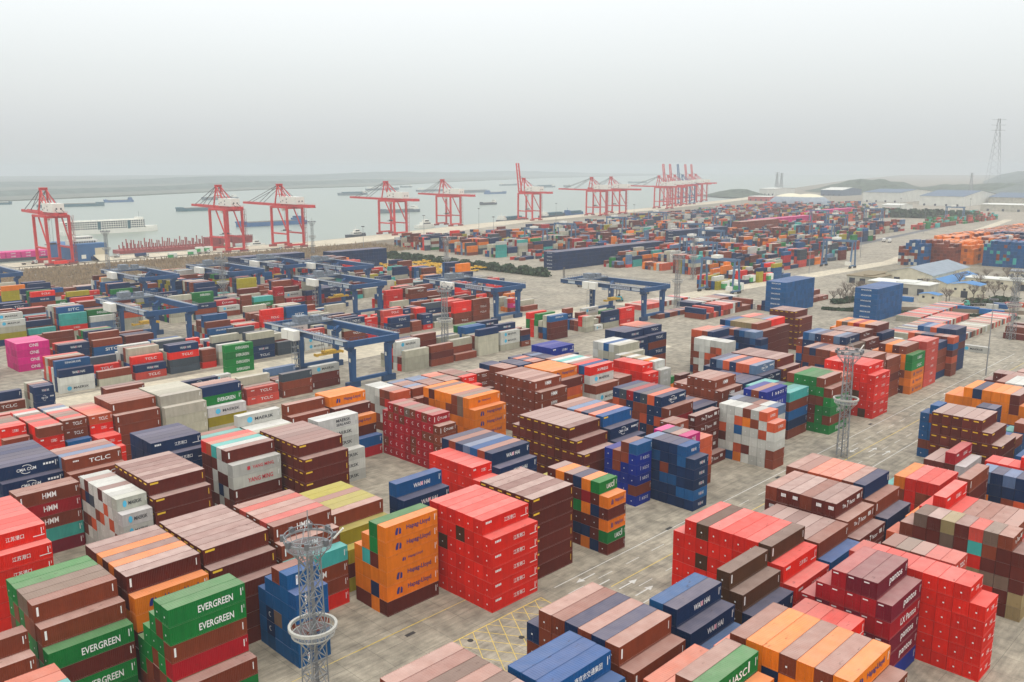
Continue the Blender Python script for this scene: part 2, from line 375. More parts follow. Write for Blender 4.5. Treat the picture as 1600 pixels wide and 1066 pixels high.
bay(130.2, 132.0, 40, 'nnnn5 nkn6 bn6 kn6 ln6 nn6 bn6 nn6', 'navy stack with salmon stripes', {'n': 'WH', 'k': 'WH'}, {}, fill='nnb')
bay(157.2, 130.1, 40, 'BBBB BBBBB B6 B6 B6 B6 B6 B6 B6 B5', 'long maroon stepped stack', {'B': 'TX'}, {'B': 'TX'}, fill='B')
bay(170.8, 130.4, 40, 'nnnn nnn5 knn6 sn6 nb6 sn6 ls6 bB6 bb6', 'navy stepped stack', {'n': 'CM', 'k': 'TX'}, {}, fill='nb')
bay(197.2, 133.2, 40, 'brnnn nnsnb6 snnb6 Kbsn6 nbbs6 rnbn6 Kbbn6 nsbn6', 'mixed stack with crimson roof stripe', {'n': 'CM', 'b': 'v'}, {'K': 'dot', 'r': 'dot', 'n': 'dot'}, fill='nb')
bay(210.8, 133.4, 40, 'nb4 nb4 bn4 nb4 bb4 bb4 bb4', 'low stack between brown stacks', {}, {}, fill='nb')
bay(224.5, 133.1, 40, 'bbbbb b6 b6 b6 b6 b5 b5', 'square brown stack', {'b': 'HM'}, {'b': 'HM'}, fill='b')
bay(237.8, 133.6, 40, 'nb5 nn5 nb5 kb5 nn5 nn5', 'low navy stack behind the brown one', {}, {}, fill='nb')
bay(251.0, 134.2, 40, 'nnnnn lnnn6 snn6 ssn6 nnn6 sbn6 lnn6 nnb6 n5', 'navy stack with pale stripes', {'n': 'CM', 'l': 'CM'}, {'n': 'dot'}, fill='nnb')
bay(264.6, 134.2, 40, 'BBBBB B6 B6 B6 B6 B6 B6 B6', 'maroon stack behind the pale striped one', {'B': 'TX'}, {'B': 'TX'}, fill='B')
bay(304.2, 134.6, 40, 'bp5 bb5 bb5 nb5 bb5', 'brown low stack', {}, {}, fill='bBn')
bay(317.6, 134.2, 40, 'pbbbB nBnBb6 lnB6 bsB6 bsBb6 nbBb6 lnkB6 knnB6 bsk5', 'mixed stack with chequered blue ends', {'n': 'CM', 'l': 'CM'}, {'n': 'dot', 'b': 'dot'}, fill='Bbn')
bay(331.0, 134.4, 40, 'BBB5 BB6 bB6 BB6 BB6 BB6', 'maroon stack behind the chequered one', {'B': 'F7'}, {}, fill='B')
bay(351.0, 136.2, 40, 'nB5 BB6 bo6 oo6 ro6 oo6 po6 oo6 oB5', 'far orange roofed stack', {}, {}, fill='oB')
# ---- third row
bay(34.6, 162.0, 40, 'RRRRR R6 R6 R6 R6 R6 R6 R6 R6', 'red stack at the yard corner', {'R': 'JS'}, {}, fill='R')
bay(49.4, 190.5, 40, 'brbtv b5', 'brown wall with one teal container', {'b': 'HM', 'r': 'HM', 't': 'id', 'v': 'id'}, {})
bay(61.9, 168.9, 20, 'wwwbw wwwbws wwswwK wsww6 Bwsw6 wwbw6 wKws6 Bnwb6 wbwB6 bnwK5', 'dirty white stack with stained ends', {'w': 'MK'}, {'w': 'dot'}, fill='wsbw')
bay(68.5, 168.9, 40, 'BBBBB B6 B6 B6 B6 B6 B6 B6', 'maroon stack beside the white one', {'B': 'TX'}, {'B': 'TX'}, fill='B')
bay(89.4, 176.2, 40, 'wwBBn BwBwb6 wwBn6 tBw6 sBB6 RBB6', 'white fronted stack with teal roof stripe', {'w': 'YM', 'B': 'v'}, {}, over={(0, 0): 'YN'}, fill='Bw')
bay(103.0, 168.2, 40, 'BBBBB B6 B6 B6 B6 B6 B6 B6', 'maroon stack behind the white fronted one', {'B': 'TX'}, {'B': 'TX'}, fill='B')
bay(117.0, 181.2, 40, 'www wwwwww wwww6', 'white wall of lettered containers', {'w': 'MK'}, {}, over={(1, 0): 'MS'}, fill='w')
bay(145.0, 169.8, 20, 'bbbrr rrbrr6 brbr6 rrr6 brrb6 prrr6 rbrr6 brrr6 rbr6 rrrbr5', 'crimson stack with white marks on its ends', {'b': 'CT', 'r': 'CT', 'p': 'CT'}, {'b': 'CT', 'r': 'CT', 'p': 'CT', 'd': 'CT'}, fill='rrrb')
bay(158.7, 170.6, 40, 'ooooo oooob6 ppoo6 bbob6 oboo6 oobp6 ook6 Bob6 oBo6', 'orange stack behind the crimson one', {'o': 'HL'}, {}, over={(1, 0): 'Hs'}, fill='oob')
bay(185.7, 170.9, 40, 'bbbbb b6 b6 b6 b6 b6 b6 b6', 'large brown stack with white corner marks', {'b': 'HM'}, {'b': 'HM'}, fill='b')
bay(199.2, 176.0, 40, 'Bsoo5 ooo6 ooB6 oo6 oo6 oo6', 'orange stack behind the large brown one', {'o': 'HL'}, {}, fill='ob')
bay(212.2, 171.2, 40, 'bwbw4 Rwbw6 kRw6 Rwb6 bww6 ww6 tw6 ww6 bw6', 'red edged stack of striped roofs', {'R': 'XP', 'w': 'MK'}, {}, fill='wb', over={(1, 1): 'MK', (1, 0): 'XP'})
bay(225.7, 172.5, 40, 'bb4 bb4 bb4', 'low brown stack', {}, {}, fill='b')
bay(233.0, 166.0, 20, 'RRRRR RRRRRR R6 R6 R6 R6', 'small bright red stack', {'R': 'JS'}, {}, fill='R')
bay(240.2, 166.0, 20, 'wwwwB wwkwb6 ownw6 wwnw6 ewww6 www6 eww6 www6', 'white stack with blue cells', {'w': 'KL'}, {}, fill='wwbn')
bay(247.5, 163.0, 20, 'BBnw', 'short brown and navy pile', {}, {})
bay(258.0, 176.0, 20, 'go oB', 'green and orange pair', {}, {})
bay(246.5, 186.0, 40, 'GG5 GGG6 wGw6 kGk6 wGw6 ww6', 'cream stack with a blue stripe', {}, {}, fill='Gwk')
bay(286.0, 168.0, 20, 'wwwsw6 wsbwww wbsw6 wwsb6 wwww6 ww6', 'far white stack', {}, {}, fill='wwsb')
bay(292.5, 176.0, 40, 'nb5 nb6 bn6 sb6 sb6', 'far navy and brown stack', {}, {}, fill='nb')
bay(312.0, 168.5, 20, 'nknnk5 lknnnn lnnk6 knnn6 nnkn6 bnkn6 nnnn6 knnn6 sbnn6 nnnn5 nkn5', 'big navy stack of short containers', {}, {}, fill='nnk')
bay(320.5, 172.8, 40, 'BBBB5 bbBB6 esbB6 ebB6 ebB6 esB6 kB6 nB6', 'sand roofed stack', {'b': 'v'}, {}, fill='bB')
bay(333.5, 173.5, 40, 'BBBB5 RBB6 lBB6 pBB6 pBB6 PB6 sB6', 'red cornered stack', {}, {}, fill='Bb')
bay(360.5, 176.5, 40, 'BBBBB B6 B6 B6 B6 B6', 'far maroon stack', {'B': 'TX'}, {'B': 'TX'}, fill='B')
# ---- fourth row
bay(49.6, 200.2, 40, 'nnnnn nn6 nn6 nn6 nn6 nn6 nn6 nn6', 'blue roofed stack by the yard edge', {'n': 'CM'}, {}, fill='n')
bay(61.8, 196.2, 40, 'bbbbb bbbbb6 lbb6 bbb6 bbb6', 'brown stack beside the blue roofed one', {'b': 'TC'}, {}, fill='b')
bay(80.0, 194.0, 40, 'nnn5 nnn6 nn6 nn6 nn6 nn6', 'dusty navy stack', {'n': 'JS'}, {}, fill='n')
bay(93.6, 195.5, 40, 'bbb4 bbb5 t5 b5', 'low brown stack with a teal roof', {}, {}, fill='b')
bay(105.2, 195.0, 40, 'GR5 wR5 wR5 wwR6', 'white container over low ones', {'w': 'MK'}, {}, fill='Rw')
bay(119.6, 195.8, 40, 'bb4 bb4 bb5 bb6', 'low maroon stack', {'b': 'v'}, {}, fill='bB')
bay(132.5, 194.4, 40, 'kr oBkr Bok5 oBk6 oB6 oB6', 'orange topped stack on the pavement', {'o': 'HL', 'k': 'id', 'r': 'id', 'B': 'id'}, {}, fill='Bk')
bay(152.6, 196.0, 20, 'bb5 sb6 bR6 bb6 ww6 ww6 ww6', 'white and brown pile', {}, {}, fill='bw')
bay(159.3, 196.0, 20, 'bb5 bb6 lb6 bb6 bb6 lb6', 'second brown pile of the short row', {}, {}, fill='b')
bay(166.0, 196.0, 20, 'bb5 bb6 bb6 bb6 lb6 lb6', 'third brown pile of the short row', {}, {}, fill='b')
bay(172.7, 196.0, 20, 'bb5 bb6 bb6 pb6 sb6 sb6', 'fourth brown pile of the short row', {'b': 'TC'}, {}, fill='b')
bay(179.6, 196.0, 20, 'Rb5 Rb6 pb6 bb6 bb6 bb6', 'red ended pile of the short row', {'R': 'TC'}, {}, fill='b')
bay(186.2, 197.0, 20, 'Bb4 bb6 bb6', 'brown end pile of the short row', {'b': 'TC', 'B': 'TC'}, {}, fill='b')
bay(197.3, 195.0, 20, 'bb5 bb6 bb6 bb6 nb6 nb6', 'brown pile of the navy row', {}, {}, fill='b')
bay(204.2, 195.0, 20, 'nn5 nn6 nn6 nn6 nn6', 'navy pile of the short row', {'n': 'TC'}, {}, fill='n')
bay(211.0, 195.0, 20, 'bn5 bn6 sn6 nn6 sn6 nn6', 'brown and navy pile', {}, {}, fill='nb')
bay(218.0, 195.0, 20, 'nn5 nn6 nn6 nn6 ln6 nn6', 'second navy pile of the short row', {'n': 'TC'}, {}, fill='n')
bay(225.6, 200.0, 40, 'nc5 ccc6 cc6 cc6 cc6', 'bright blue roofed stack', {'c': 'JS'}, {}, fill='cn')
bay(246.0, 205.0, 40, 'bb3 Gb3 bb3', 'low brown and cream stack', {}, {}, fill='bG')
bay(268.0, 200.0, 40, 'nnn5 nnk6 nn6 nb6 nn6', 'far navy stack by the rails', {'n': 'WH'}, {}, fill='nnb')
bay(281.2, 200.5, 40, 'nb5 nnk6 bn6 sn6 sb6 sb6', 'far navy stack with salmon roofs', {'n': 'TC'}, {}, fill='nb')
# ---- fifth row
bay(60.6, 236.5, 20, 'RRR4 bRb5 RR6 RRR6 pp6 pRt6 bR6', 'red row end beside the grey road', {'R': 'JS'}, {}, fill='Rbp')
bay(67.4, 234.5, 20, 'bRR6 RRb6 Rbt6 bRR6 RbR6 RRt6 pb6 wb6 RR6', 'red striped stack of short containers', {'b': 'id', 'R': 'JS'}, {}, fill='RRbt')
bay(74.2, 234.8, 20, 'kbb4 bbB6 Rbp6 pbR6 bRb6 Rww6 wwb6 lp6 bb6', 'brown and grey striped stack', {'b': 'TC'}, {}, fill='Rbp')
bay(80.8, 229.8, 20, 'RR3 RR4 RR4 sRR6 sR6 sb6 RR6 ss6 bb6', 'orange red stack of short containers', {'R': 'JS', 's': 'TC'}, {}, fill='Rs')
bay(87.2, 236.0, 40, 'bbbbb b6 b6 b6 b6 b6', 'plain brown stack beside the cream one', {'b': 'v'}, {}, fill='b')
bay(100.0, 234.0, 40, 'GGGGG G6 G6 G6 G6 G6 G6', 'cream roofed stack', {'G': 'id'}, {}, fill='G')
bay(112.8, 235.0, 40, 'wyGG ngwy6 bgG6 bb6', 'green lettered container over a white one', {'g': 'EV', 'w': 'MK', 'n': 'id', 'y': 'id'}, {}, fill='yG')
# ---- across the road: upper row
bay(26.7, 105.8, 20, 's6 t6 t6 s6 s6', 'pale teal and salmon roofs at the corner', {}, {}, fill='bt')
bay(21.4, 129.2, 40, 'bb4 bbb5', 'brown pair beside the striped stack', {'b': 'id'}, {}, fill='b')
bay(59.3, 62.2, 40, 'b6 p6 b6 p6 b6 p6 b6 b6', 'faded brown roofs on the open pavement', {}, {}, fill='b')
bay(72.6, 60.1, 40, 'k4 kkk5 kkk6 kkk6 kkk6', 'clean blue stack with white writing', {'k': 'CN'}, {}, fill='k')
bay(86.1, 59.7, 40, 'lnk4 bbb5 bb6 nb6 bb6 nb6 bb6 bb6 nbb5', 'brown and blue striped stack by the hatching', {'b': 'v'}, {'b': 'dot', 'n': 'dot'}, fill='bn')
bay(100.0, 60.0, 40, 'knn4 nnn5 nnn6 knn6', 'weathered navy stepped stack', {'n': 'WH'}, {'n': 'dot'}, fill='n')
bay(115.6, 60.6, 40, 'nnd4 ddn5 ddn6', 'dark brown stepped pair', {'d': 'v', 'n': 'WH'}, {'d': 'dot'}, fill='n')
bay(129.2, 60.8, 40, 'RR4 RR5 dR6 RRdR6 RRR6 RRR6 RR6 dRdRRR RRR6 RRR5', 'brown celled red stack over the road', {'R': 'JS', 'd': 'v'}, {'R': 'dot', 'd': 'dot'}, fill='R')
bay(142.4, 60.9, 40, 'kn4 bb5 BB5 BB5 BB5 BB5 BB5', 'low stack with one bright blue roof', {}, {}, fill='B')
bay(155.3, 61.4, 40, 'BBB4 bBB5 BBB6 BBB6 bBB6 BBB6 BBB6 bBB6', 'maroon stack with white square marks', {'B': 'F7', 'b': 'F7'}, {'B': 'F7'}, fill='B')
bay(168.9, 61.6, 40, 'nn4 bb5 nb6 bb6 sb6 sb6 sb6 bb6 bb6', 'brown roofed stack with navy edge', {'b': 'v'}, {}, fill='b')
bay(195.8, 58.5, 40, 'R3 R4 R4 R4 o4 t3', 'low red and orange pile', {}, {}, fill='Rb')
bay(221.2, 63.4, 40, 'wBr3 rBr4 Br3 BB3', 'crimson container on low maroon ones', {'r': 'JS'}, {'B': 'dot'}, fill='Br')
bay(235.0, 59.6, 40, 'B4 BB5 B6 B6 B6 B6 B6', 'tall maroon stack across the road', {'B': 'TX'}, {'B': 'TX'}, fill='B')
bay(248.6, 59.8, 20, 'b4 k4 t4 k5 k5 k5 k5 k5 k6 kkkbk', 'blue stack behind the tall maroon one', {}, {'k': 'dot'}, fill='kkb')
bay(255.6, 60.0, 20, 'b5 t4 k4 nn6 nn6 k5 k5', 'short navy pair before the orange roofs', {}, {}, fill='nk')
bay(268.6, 62.5, 40, 'ooBn5 BBoB6 oo6 oo6 oo6 no6 oo6 oo5 oo5', 'orange roofed stack across the road', {'o': 'HL'}, {}, fill='oooB')
bay(283.0, 63.0, 40, 'wn6 nw6 wb6 wn6 bw6', 'white and navy roofs behind the orange ones', {}, {}, fill='wnb')
bay(303.0, 62.0, 20, 'bB6 bB6 bB6 BB6 bB6 bB6 BB6 BBR6 BB5', 'maroon block across the road', {}, {'B': 'dot'}, fill='BBr')
bay(310.0, 62.0, 20, 'sB6 pB6 bB6 BB6 bB6 bB6 BB5', 'second maroon block across the road', {}, {}, fill='BBr')
# ---- across the road: lower row
bay(86.1, 46.0, 40, 'oo4 oo5 gBo6 bBo6 sn5 sn5', 'orange and green stack at the picture edge', {'g': 'UA', 'o': 'HL'}, {}, fill='oBn')
bay(99.8, 36.5, 40, 'bb5 oBn6 bBn6 ooc6 boB6 onB6 ooc6 bBn6 s5', 'orange and mauve striped stack', {'o': 'HL'}, {'b': 'dot'}, fill='oBnc')
bay(115.0, 46.0, 40, 'R3 RR4 RR4 PR4 PR4 P3', 'low bright red stack', {'R': 'JS'}, {}, fill='R')
bay(128.5, 45.0, 40, 'vrvvc vrrvvr vr6 rr6 rv5 rv4', 'wine red stepped stack', {'v': 'PA', 'r': 'LX'}, {'v': 'PA', 'r': 'PA'}, fill='rv')
bay(141.2, 35.4, 20, 'RRRRR RRRRRR RRRRRR RRRRRR RRRRRR RR6 RR6 RR6 P6', 'bright red tower of short containers', {'R': 'JS'}, {'R': 'dot'}, fill='R')
bay(148.0, 42.4, 20, 'Pr6 Pr6 bB6 pp6 bb6', 'coral and brown roofs behind the red tower', {'P': 'TC'}, {}, fill='b')
bay(166.3, 36.2, 20, 'BBB5 bBBpBB pbBpRR PtReBd BBRBbB epBepB BBRRdB pBteRB bBRBB5 sRsB4', 'brown wall of short container ends', {'b': 'F7'}, {}, fill='BBbpRe')
bay(173.3, 40.2, 40, 'b5 b5 b5 b5 R5 RRR6 RR5 o4', 'tall bright red pair behind the brown wall', {'R': 'JS'}, {}, fill='R')
bay(187.2, 40.2, 40, 'b2 b2 b2 b2 b3 bBBBbb BB4', 'tall brown wall behind the red pair', {'b': 'v'}, {}, fill='bB')
bay(200.6, 32.8, 20, 'wbno6 snnbo6 nonB6 snoBn6 wbonb6 nnsob6 lnboe6 nnnob6 lno6', 'chequered navy and orange wall', {}, {}, fill='nnboBe')
bay(207.4, 34.0, 20, 'Pw5 ln5 sn5 wn5 Pn5 ww5 nn5 b5', 'pale roofs behind the chequered wall', {}, {}, fill='nbw')
bay(216.4, 36.0, 20, 'RR6 RR6 RR6 RR6 RR6 RR6 RR5 RR5 RR5', 'red pile before the teal ones', {}, {}, fill='R')
bay(230.0, 38.0, 40, 'kk5 bk5 kt4 kb5 tk4 bk4 kb4', 'blue and teal pile', {}, {}, fill='kbt')
bay(244.0, 38.0, 40, 'bk5 kk5 bk4 kt5 tk4 bk4', 'brown and blue pile', {}, {}, fill='kbt')
bay(258.0, 38.0, 40, 'ob6 oo6 ob5 ob5 kk4 tt4', 'orange roofed far pile', {}, {}, fill='ob')
bay(272.0, 38.0, 40, 'bb6 bB6 bb6 bB5 oo5', 'brown far pile', {}, {}, fill='ob')
# ============================================================ expand the bays into containers
rnd = random.Random(7)
import re
BOX = []      # dict: x0,y0,z0 (corner), L,Wd,H along world x,y,z; letter; logo; end; rot; bay; k; t (tier from the top); n
def put(u, v, z, L, letter, rot=False, H=None, **kw):
    """one container; L=40/20; rot: long side across (along y)"""
    ln = L40 if L == 40 else (L20 if L == 20 else 13.7)
    h = H or (H40 if L == 40 else H20)
    dx, dy = (W, ln) if rot else (ln, W)
    d = dict(x=u, y=v, z=z, dx=dx, dy=dy, h=h, c=letter, rot=rot, L=L, logo=None, end=None, bay=None, k=0, t=0, n=1, side=False)
    d.update(kw); BOX.append(d); return d
for bi, B in enumerate(BAYS):
    hs = []
    for tok in B['cols']:
        m = re.match(r'([A-Za-z]+)(\d*)$', tok); hs.append(int(m.group(2)) if m.group(2) else len(m.group(1)))
    for k, tok in enumerate(B['cols']):
        m = re.match(r'([A-Za-z]+)(\d*)$', tok); s = m.group(1); n = hs[k]
        fill = B['fill'] or s
        while len(s) < n: s += rnd.choice(fill)
        H = H40 if B['L'] == 40 else H20
        prev = hs[k - 1] if k else 0
        ju = rnd.uniform(-.05, .05)
        for t in range(n):
            tier = n - 1 - t; c = s[t]
            lg = B['logos'].get(c) if tier >= prev else None
            if (k, t) in B['over'] and tier >= prev: lg = B['over'][(k, t)]
            if lg is None and tier >= prev: lg = 'id'
            put(B['u'] + ju + rnd.uniform(-.03, .03), B['v'] + k * PW, tier * H, B['L'], c, logo=lg, end=B['ends'].get(c), bay=bi, k=k, t=t, n=n, side=tier >= prev)

# ---- the gantry blocks further out, filled at random like the photograph's mixed stacks
PAL = 'bbbbbBBBBbbbbnnnnnnnnkkRPPrrGGGGwwwoygtsKKKll'
def block(u0, u1, v0, rows, seed, hmin=1, hmax=5, pal=PAL, skip=0.08, p40=0.7, slope=0.0):
    r = random.Random(seed); u = u0
    while u < u1 - 6:
        L = 40 if r.random() < p40 else 20
        ln = L40 if L == 40 else L20
        if r.random() < skip: u += ln + 1.0; continue
        base = r.randint(hmin, hmax); main = r.choice(pal)
        for k in range(rows):
            h = max(0, min(hmax, base + r.choice((-2, -1, -1, 0, 0, 0, 1))))
            c = main if r.random() < .45 else r.choice(pal)
            prev = 99
            for t in range(h):
                if r.random() < .55: c = r.choice(pal)
                put(u + r.uniform(-.15, .15), v0 + slope * (u - u0) + k * 2.75, (h - 1 - t) * (H40 if L == 40 else H20), L, c, logo=None, bay=-1, k=k, t=t, n=h, side=(k == 0))
        u += ln + (1.3 if L == 20 else 1.5)
def wall(u, v, L, n, rows, c, logo=None, dv=PW):
    H = H40 if L == 40 else H20
    for k in range(rows):
        for t in range(n):
            put(u + rnd.uniform(-.05, .05), v + k * dv, (n - 1 - t) * H, L, c, logo=logo if k == 0 else None, bay=-2, k=k, t=t, n=n, side=(k == 0))
def perp(u, v, cols, n, c, logo=None, L=40, du=PW, pal=None):
    """containers standing across, side by side along the yard"""
    H = H40 if L == 40 else H20
    for k in range(cols):
        for t in range(n if isinstance(n, int) else rnd.randint(*n)):
            put(u + k * du, v, t * H, L, c if not pal else rnd.choice(pal), rot=True, logo=logo if k == 0 else None, bay=-3, k=k, t=t, n=n if isinstance(n, int) else 1, side=False)

# block A between the rails of the two nearest gantries, v 266-295
wall(104.5, 379.0, 40, 4, 6, 'm', 'ON'); wall(84.0, 374.0, 40, 3, 2, 'm', 'ON'); wall(84.0, 379.2, 40, 4, 4, 'G'); wall(70.6, 379.2, 40, 4, 4, 'G')
wall(160.5, 316.0, 40, 4, 1, 'g', 'EV')
bay_a = [(96.2, 322.0, 40, 3, 3, 'G', 'id'), (110.5, 320.0, 40, 2, 2, 'G', 'id'), (110.5, 320.0 + 5.2, 40, 3, 2, 'B', 'v'), (120.0, 303.0, 40, 2, 3, 'k', 'id')]
for a in bay_a[:0]: wall(*a[:2], a[2], a[3], a[4], a[5], a[6])
block(60, 178, 268, 6, 11, 2, 4, skip=.10)
block(212, 372, 268, 6, 12, 2, 4, 'bbbBBRRGGGwGnnkgb', skip=.10, slope=.03)
block(60, 100, 303, 4, 13, 2, 4, 'GGkkbbn', skip=.05)
block(104, 318, 331, 7, 14, 2, 4, 'GGGbbRRRnnBkwGPK', skip=.05, slope=.02)
block(338, 372, 338, 6, 15, 2, 4, 'GGGbbRmow', skip=.05)
block(120, 160, 379, 7, 16, 2, 4, 'bbbnRBkg', skip=.1)
block(188, 272, 384, 7, 17, 2, 4, 'GGGGbbnRk', skip=.05)
block(300, 400, 390, 7, 18, 2, 4, 'bbRRGnkB', skip=.08)
block(80, 420, 441, 7, 19, 2, 5, skip=.05, slope=.02)
block(90, 420, 478, 7, 20, 2, 5, skip=.05, slope=.02)
block(110, 410, 512, 7, 21, 2, 5, 'nnnnKKbbbkkRRyGg', skip=.05)
block(140, 400, 549, 7, 22, 2, 5, 'nnnnkKbbbBBRyGow', skip=.05)
wall(244.0, 583.0, 40, 4, 3, 'b'); wall(257.5, 583.0, 40, 4, 3, 'o')
block(271, 300, 583, 3, 23, 3, 4, 'ogbto', skip=0)
perp(318, 600, 24, 5, 'n'); perp(392, 585, 22, 5, 'n')
block(150, 240, 583, 4, 24, 1, 2, 'nGbb', skip=.2)
# second yard beyond the hedge
for j, v0 in enumerate(range(330, 720, 33)):
    ua = 560 if v0 < 480 else 545
    ub = {0: 760, 1: 860, 2: 980}.get(j, 1150 if v0 < 530 else 1480)
    block(ua + rnd.uniform(0, 12), ub, v0, 7, 100 + j, 1, 5, PAL + ('gg' if j % 3 == 1 else 'oo'), skip=.07)
for j, v0 in enumerate(range(726, 860, 33)):
    block(760 + j * 160, 1800, v0, 7, 140 + j, 1, 4, PAL, skip=.1)
BOX[:] = [b for b in BOX if not ((b['bay'] == -1) and (505 < b['x'] < 680 and 449 < b['y'] < 492 or 735 < b['x'] < 850 and 492 < b['y'] < 522
          or 905 < b['x'] < 1010 and 520 < b['y'] < 545 or 1000 < b['x'] < 1190 and 548 < b['y'] < 612 or 1262 < b['x'] < 1440 and 600 < b['y'] < 640))]
perp(514, 458, 60, 5, 'n', 'SK'); perp(742, 500, 40, 6, 'n', 'SK'); perp(917, 528, 36, 6, 'b'); perp(1007, 560, 62, 5, 'm', 'ON'); perp(1268, 612, 62, 5, 'm', 'ON')
# blue containers standing across at the yard end
perp(449, 229, 14, 6, 'k', 'SK'); perp(458, 182, 14, 6, 'k', 'SK')
# the low storage rows beyond, roofs only
for j, (va, ua, ub) in enumerate(((150, 420, 505), (131.5, 400, 520), (164, 470, 540))):
    perp(ua, va, int((ub - ua) / 2.6), 1, 'w', du=2.6, pal='wGPPsGbbKlwpbP')
put(411, 113.5, 0, 40, 'w', rot=True, logo='MK', bay=-3); put(405, 148.5, 0, 40, 'w', rot=True, logo='MK', bay=-3)
perp(455, 108, 7, (1, 2), 'b', pal='Bbb'); perp(505, 116, 4, (1, 2), 'k', L=20, pal='kkl'); perp(428, 88, 6, 3, 'b', pal='bBn')
perp(385, 268, 14, (1, 1), 'n', pal='nnKbb', L=20); perp(402, 292, 20, (1, 1), 'P', pal='PPnGwb'); perp(430, 275, 20, (1, 1), 'w', pal='wwGnb'); perp(400, 250, 22, (1, 2), 'b', pal='bbbPnw')
block(450, 520, 236, 4, 31, 1, 2, 'bbBn', skip=.1)
block(505, 600, 306, 6, 32, 2, 4, 'bByknRw', skip=.1)
# tall blocks on the far right
def ends(u, v0, cols, n, pal, depth, main, seed):
    r = random.Random(seed)
    for b_ in range(depth):
        for k in range(cols):
            h = n - (1 if r.random() < .3 else 0) - (abs(k - cols / 2) > cols / 2 - 1.5)
            for t in range(h):
                put(u + b_ * 6.6, v0 + k * 2.5, (h - 1 - t) * H20, 20, main if r.random() < .6 else r.choice(pal), bay=-4, k=k, t=t, n=h)
ends(757, 243, 11, 8, 'bbB', 3, 'b', 1); ends(748, 260, 7, 8, 'kkbw', 3, 'k', 2); ends(744, 274, 3, 7, 'bnw', 3, 'b', 3)
ends(785, 236, 14, 7, 'obo', 6, 'o', 4); ends(840, 262, 12, 7, 'obBo', 14, 'o', 5); ends(850, 232, 10, 7, 'obwl', 10, 'b', 6)
ends(784, 196, 13, 8, 'kkbt', 4, 'k', 7); ends(812, 190, 12, 7, 'rRmn', 16, 'r', 8); ends(930, 236, 12, 7, 'nnk', 4, 'n', 9); ends(960, 236, 26, 6, 'boBr', 22, 'b', 10)
ends(1010, 270, 12, 6, 'oboo', 20, 'o', 11); ends(940, 180, 22, 6, 'rRbm', 20, 'P', 12)
block(1180, 1500, 420, 5, 41, 1, 4, 'gtbPbg', skip=.2); block(1300, 1560, 455, 5, 42, 1, 4, 'gtbPbg', skip=.2)

# ============================================================ how large each container shows: a small depth buffer
GW, GH = 800, 533
zb = np.full((GH, GW), 1e9); idb = np.full((GH, GW), -1, int)
gx, gy = np.meshgrid(np.arange(GW) + .5, np.arange(GH) + .5)
arr = np.array([(b['x'], b['y'], b['z'], b['dx'], b['dy'], b['h']) for b in BOX])
dist = np.hypot(arr[:, 0], arr[:, 1])
for i in np.argsort(dist):
    if dist[i] > 650: break
    x, y, z, dx, dy, h = arr[i]
    for P in (((x, y, z), (x, y + dy, z), (x, y + dy, z + h), (x, y, z + h)), ((x, y, z), (x + dx, y, z), (x + dx, y, z + h), (x, y, z + h)),
              ((x, y, z + h), (x + dx, y, z + h), (x + dx, y + dy, z + h), (x, y + dy, z + h))):
        P = np.array(P); px, py, d = project(P)
        if (d < 2).any(): continue
        px = px / 2; py = py / 2
        x0, x1 = int(max(0, px.min())), int(min(GW, px.max() + 2)); y0, y1 = int(max(0, py.min())), int(min(GH, py.max() + 2))
        if x0 >= x1 or y0 >= y1: continue
        X = gx[y0:y1, x0:x1]; Y = gy[y0:y1, x0:x1]
        s_ = None; ok = np.ones(X.shape, bool)
        area = sum(px[j] * py[(j + 1) % 4] - px[(j + 1) % 4] * py[j] for j in range(4)); sg = 1 if area > 0 else -1
        for j in range(4):
            ax, ay, bx, by = px[j], py[j], px[(j + 1) % 4], py[(j + 1) % 4]
            ok &= sg * ((bx - ax) * (Y - ay) - (by - ay) * (X - ax)) >= 0
        if not ok.any(): continue
        # 1/depth is linear on screen
        A = np.stack([px[:3], py[:3], np.ones(3)], 1)
        try: co = np.linalg.solve(A, 1 / d[:3])
        except np.linalg.LinAlgError: continue
        D = 1 / np.maximum(co[0] * X + co[1] * Y + co[2], 1e-9)
        zz = zb[y0:y1, x0:x1]; m_ = ok & (D < zz); zz[m_] = D[m_]; idb[y0:y1, x0:x1][m_] = i
cnt = np.bincount(idb[idb >= 0].ravel(), minlength=len(BOX))
for i, b in enumerate(BOX): b['px'] = int(cnt[i])
order = sorted(range(len(BOX)), key=lambda i: -cnt[i])
SINGLE = [i for i in order if BOX[i]['bay'] >= 0][:300]
print('containers', len(BOX), 'smallest single', BOX[SINGLE[-1]]['px'])

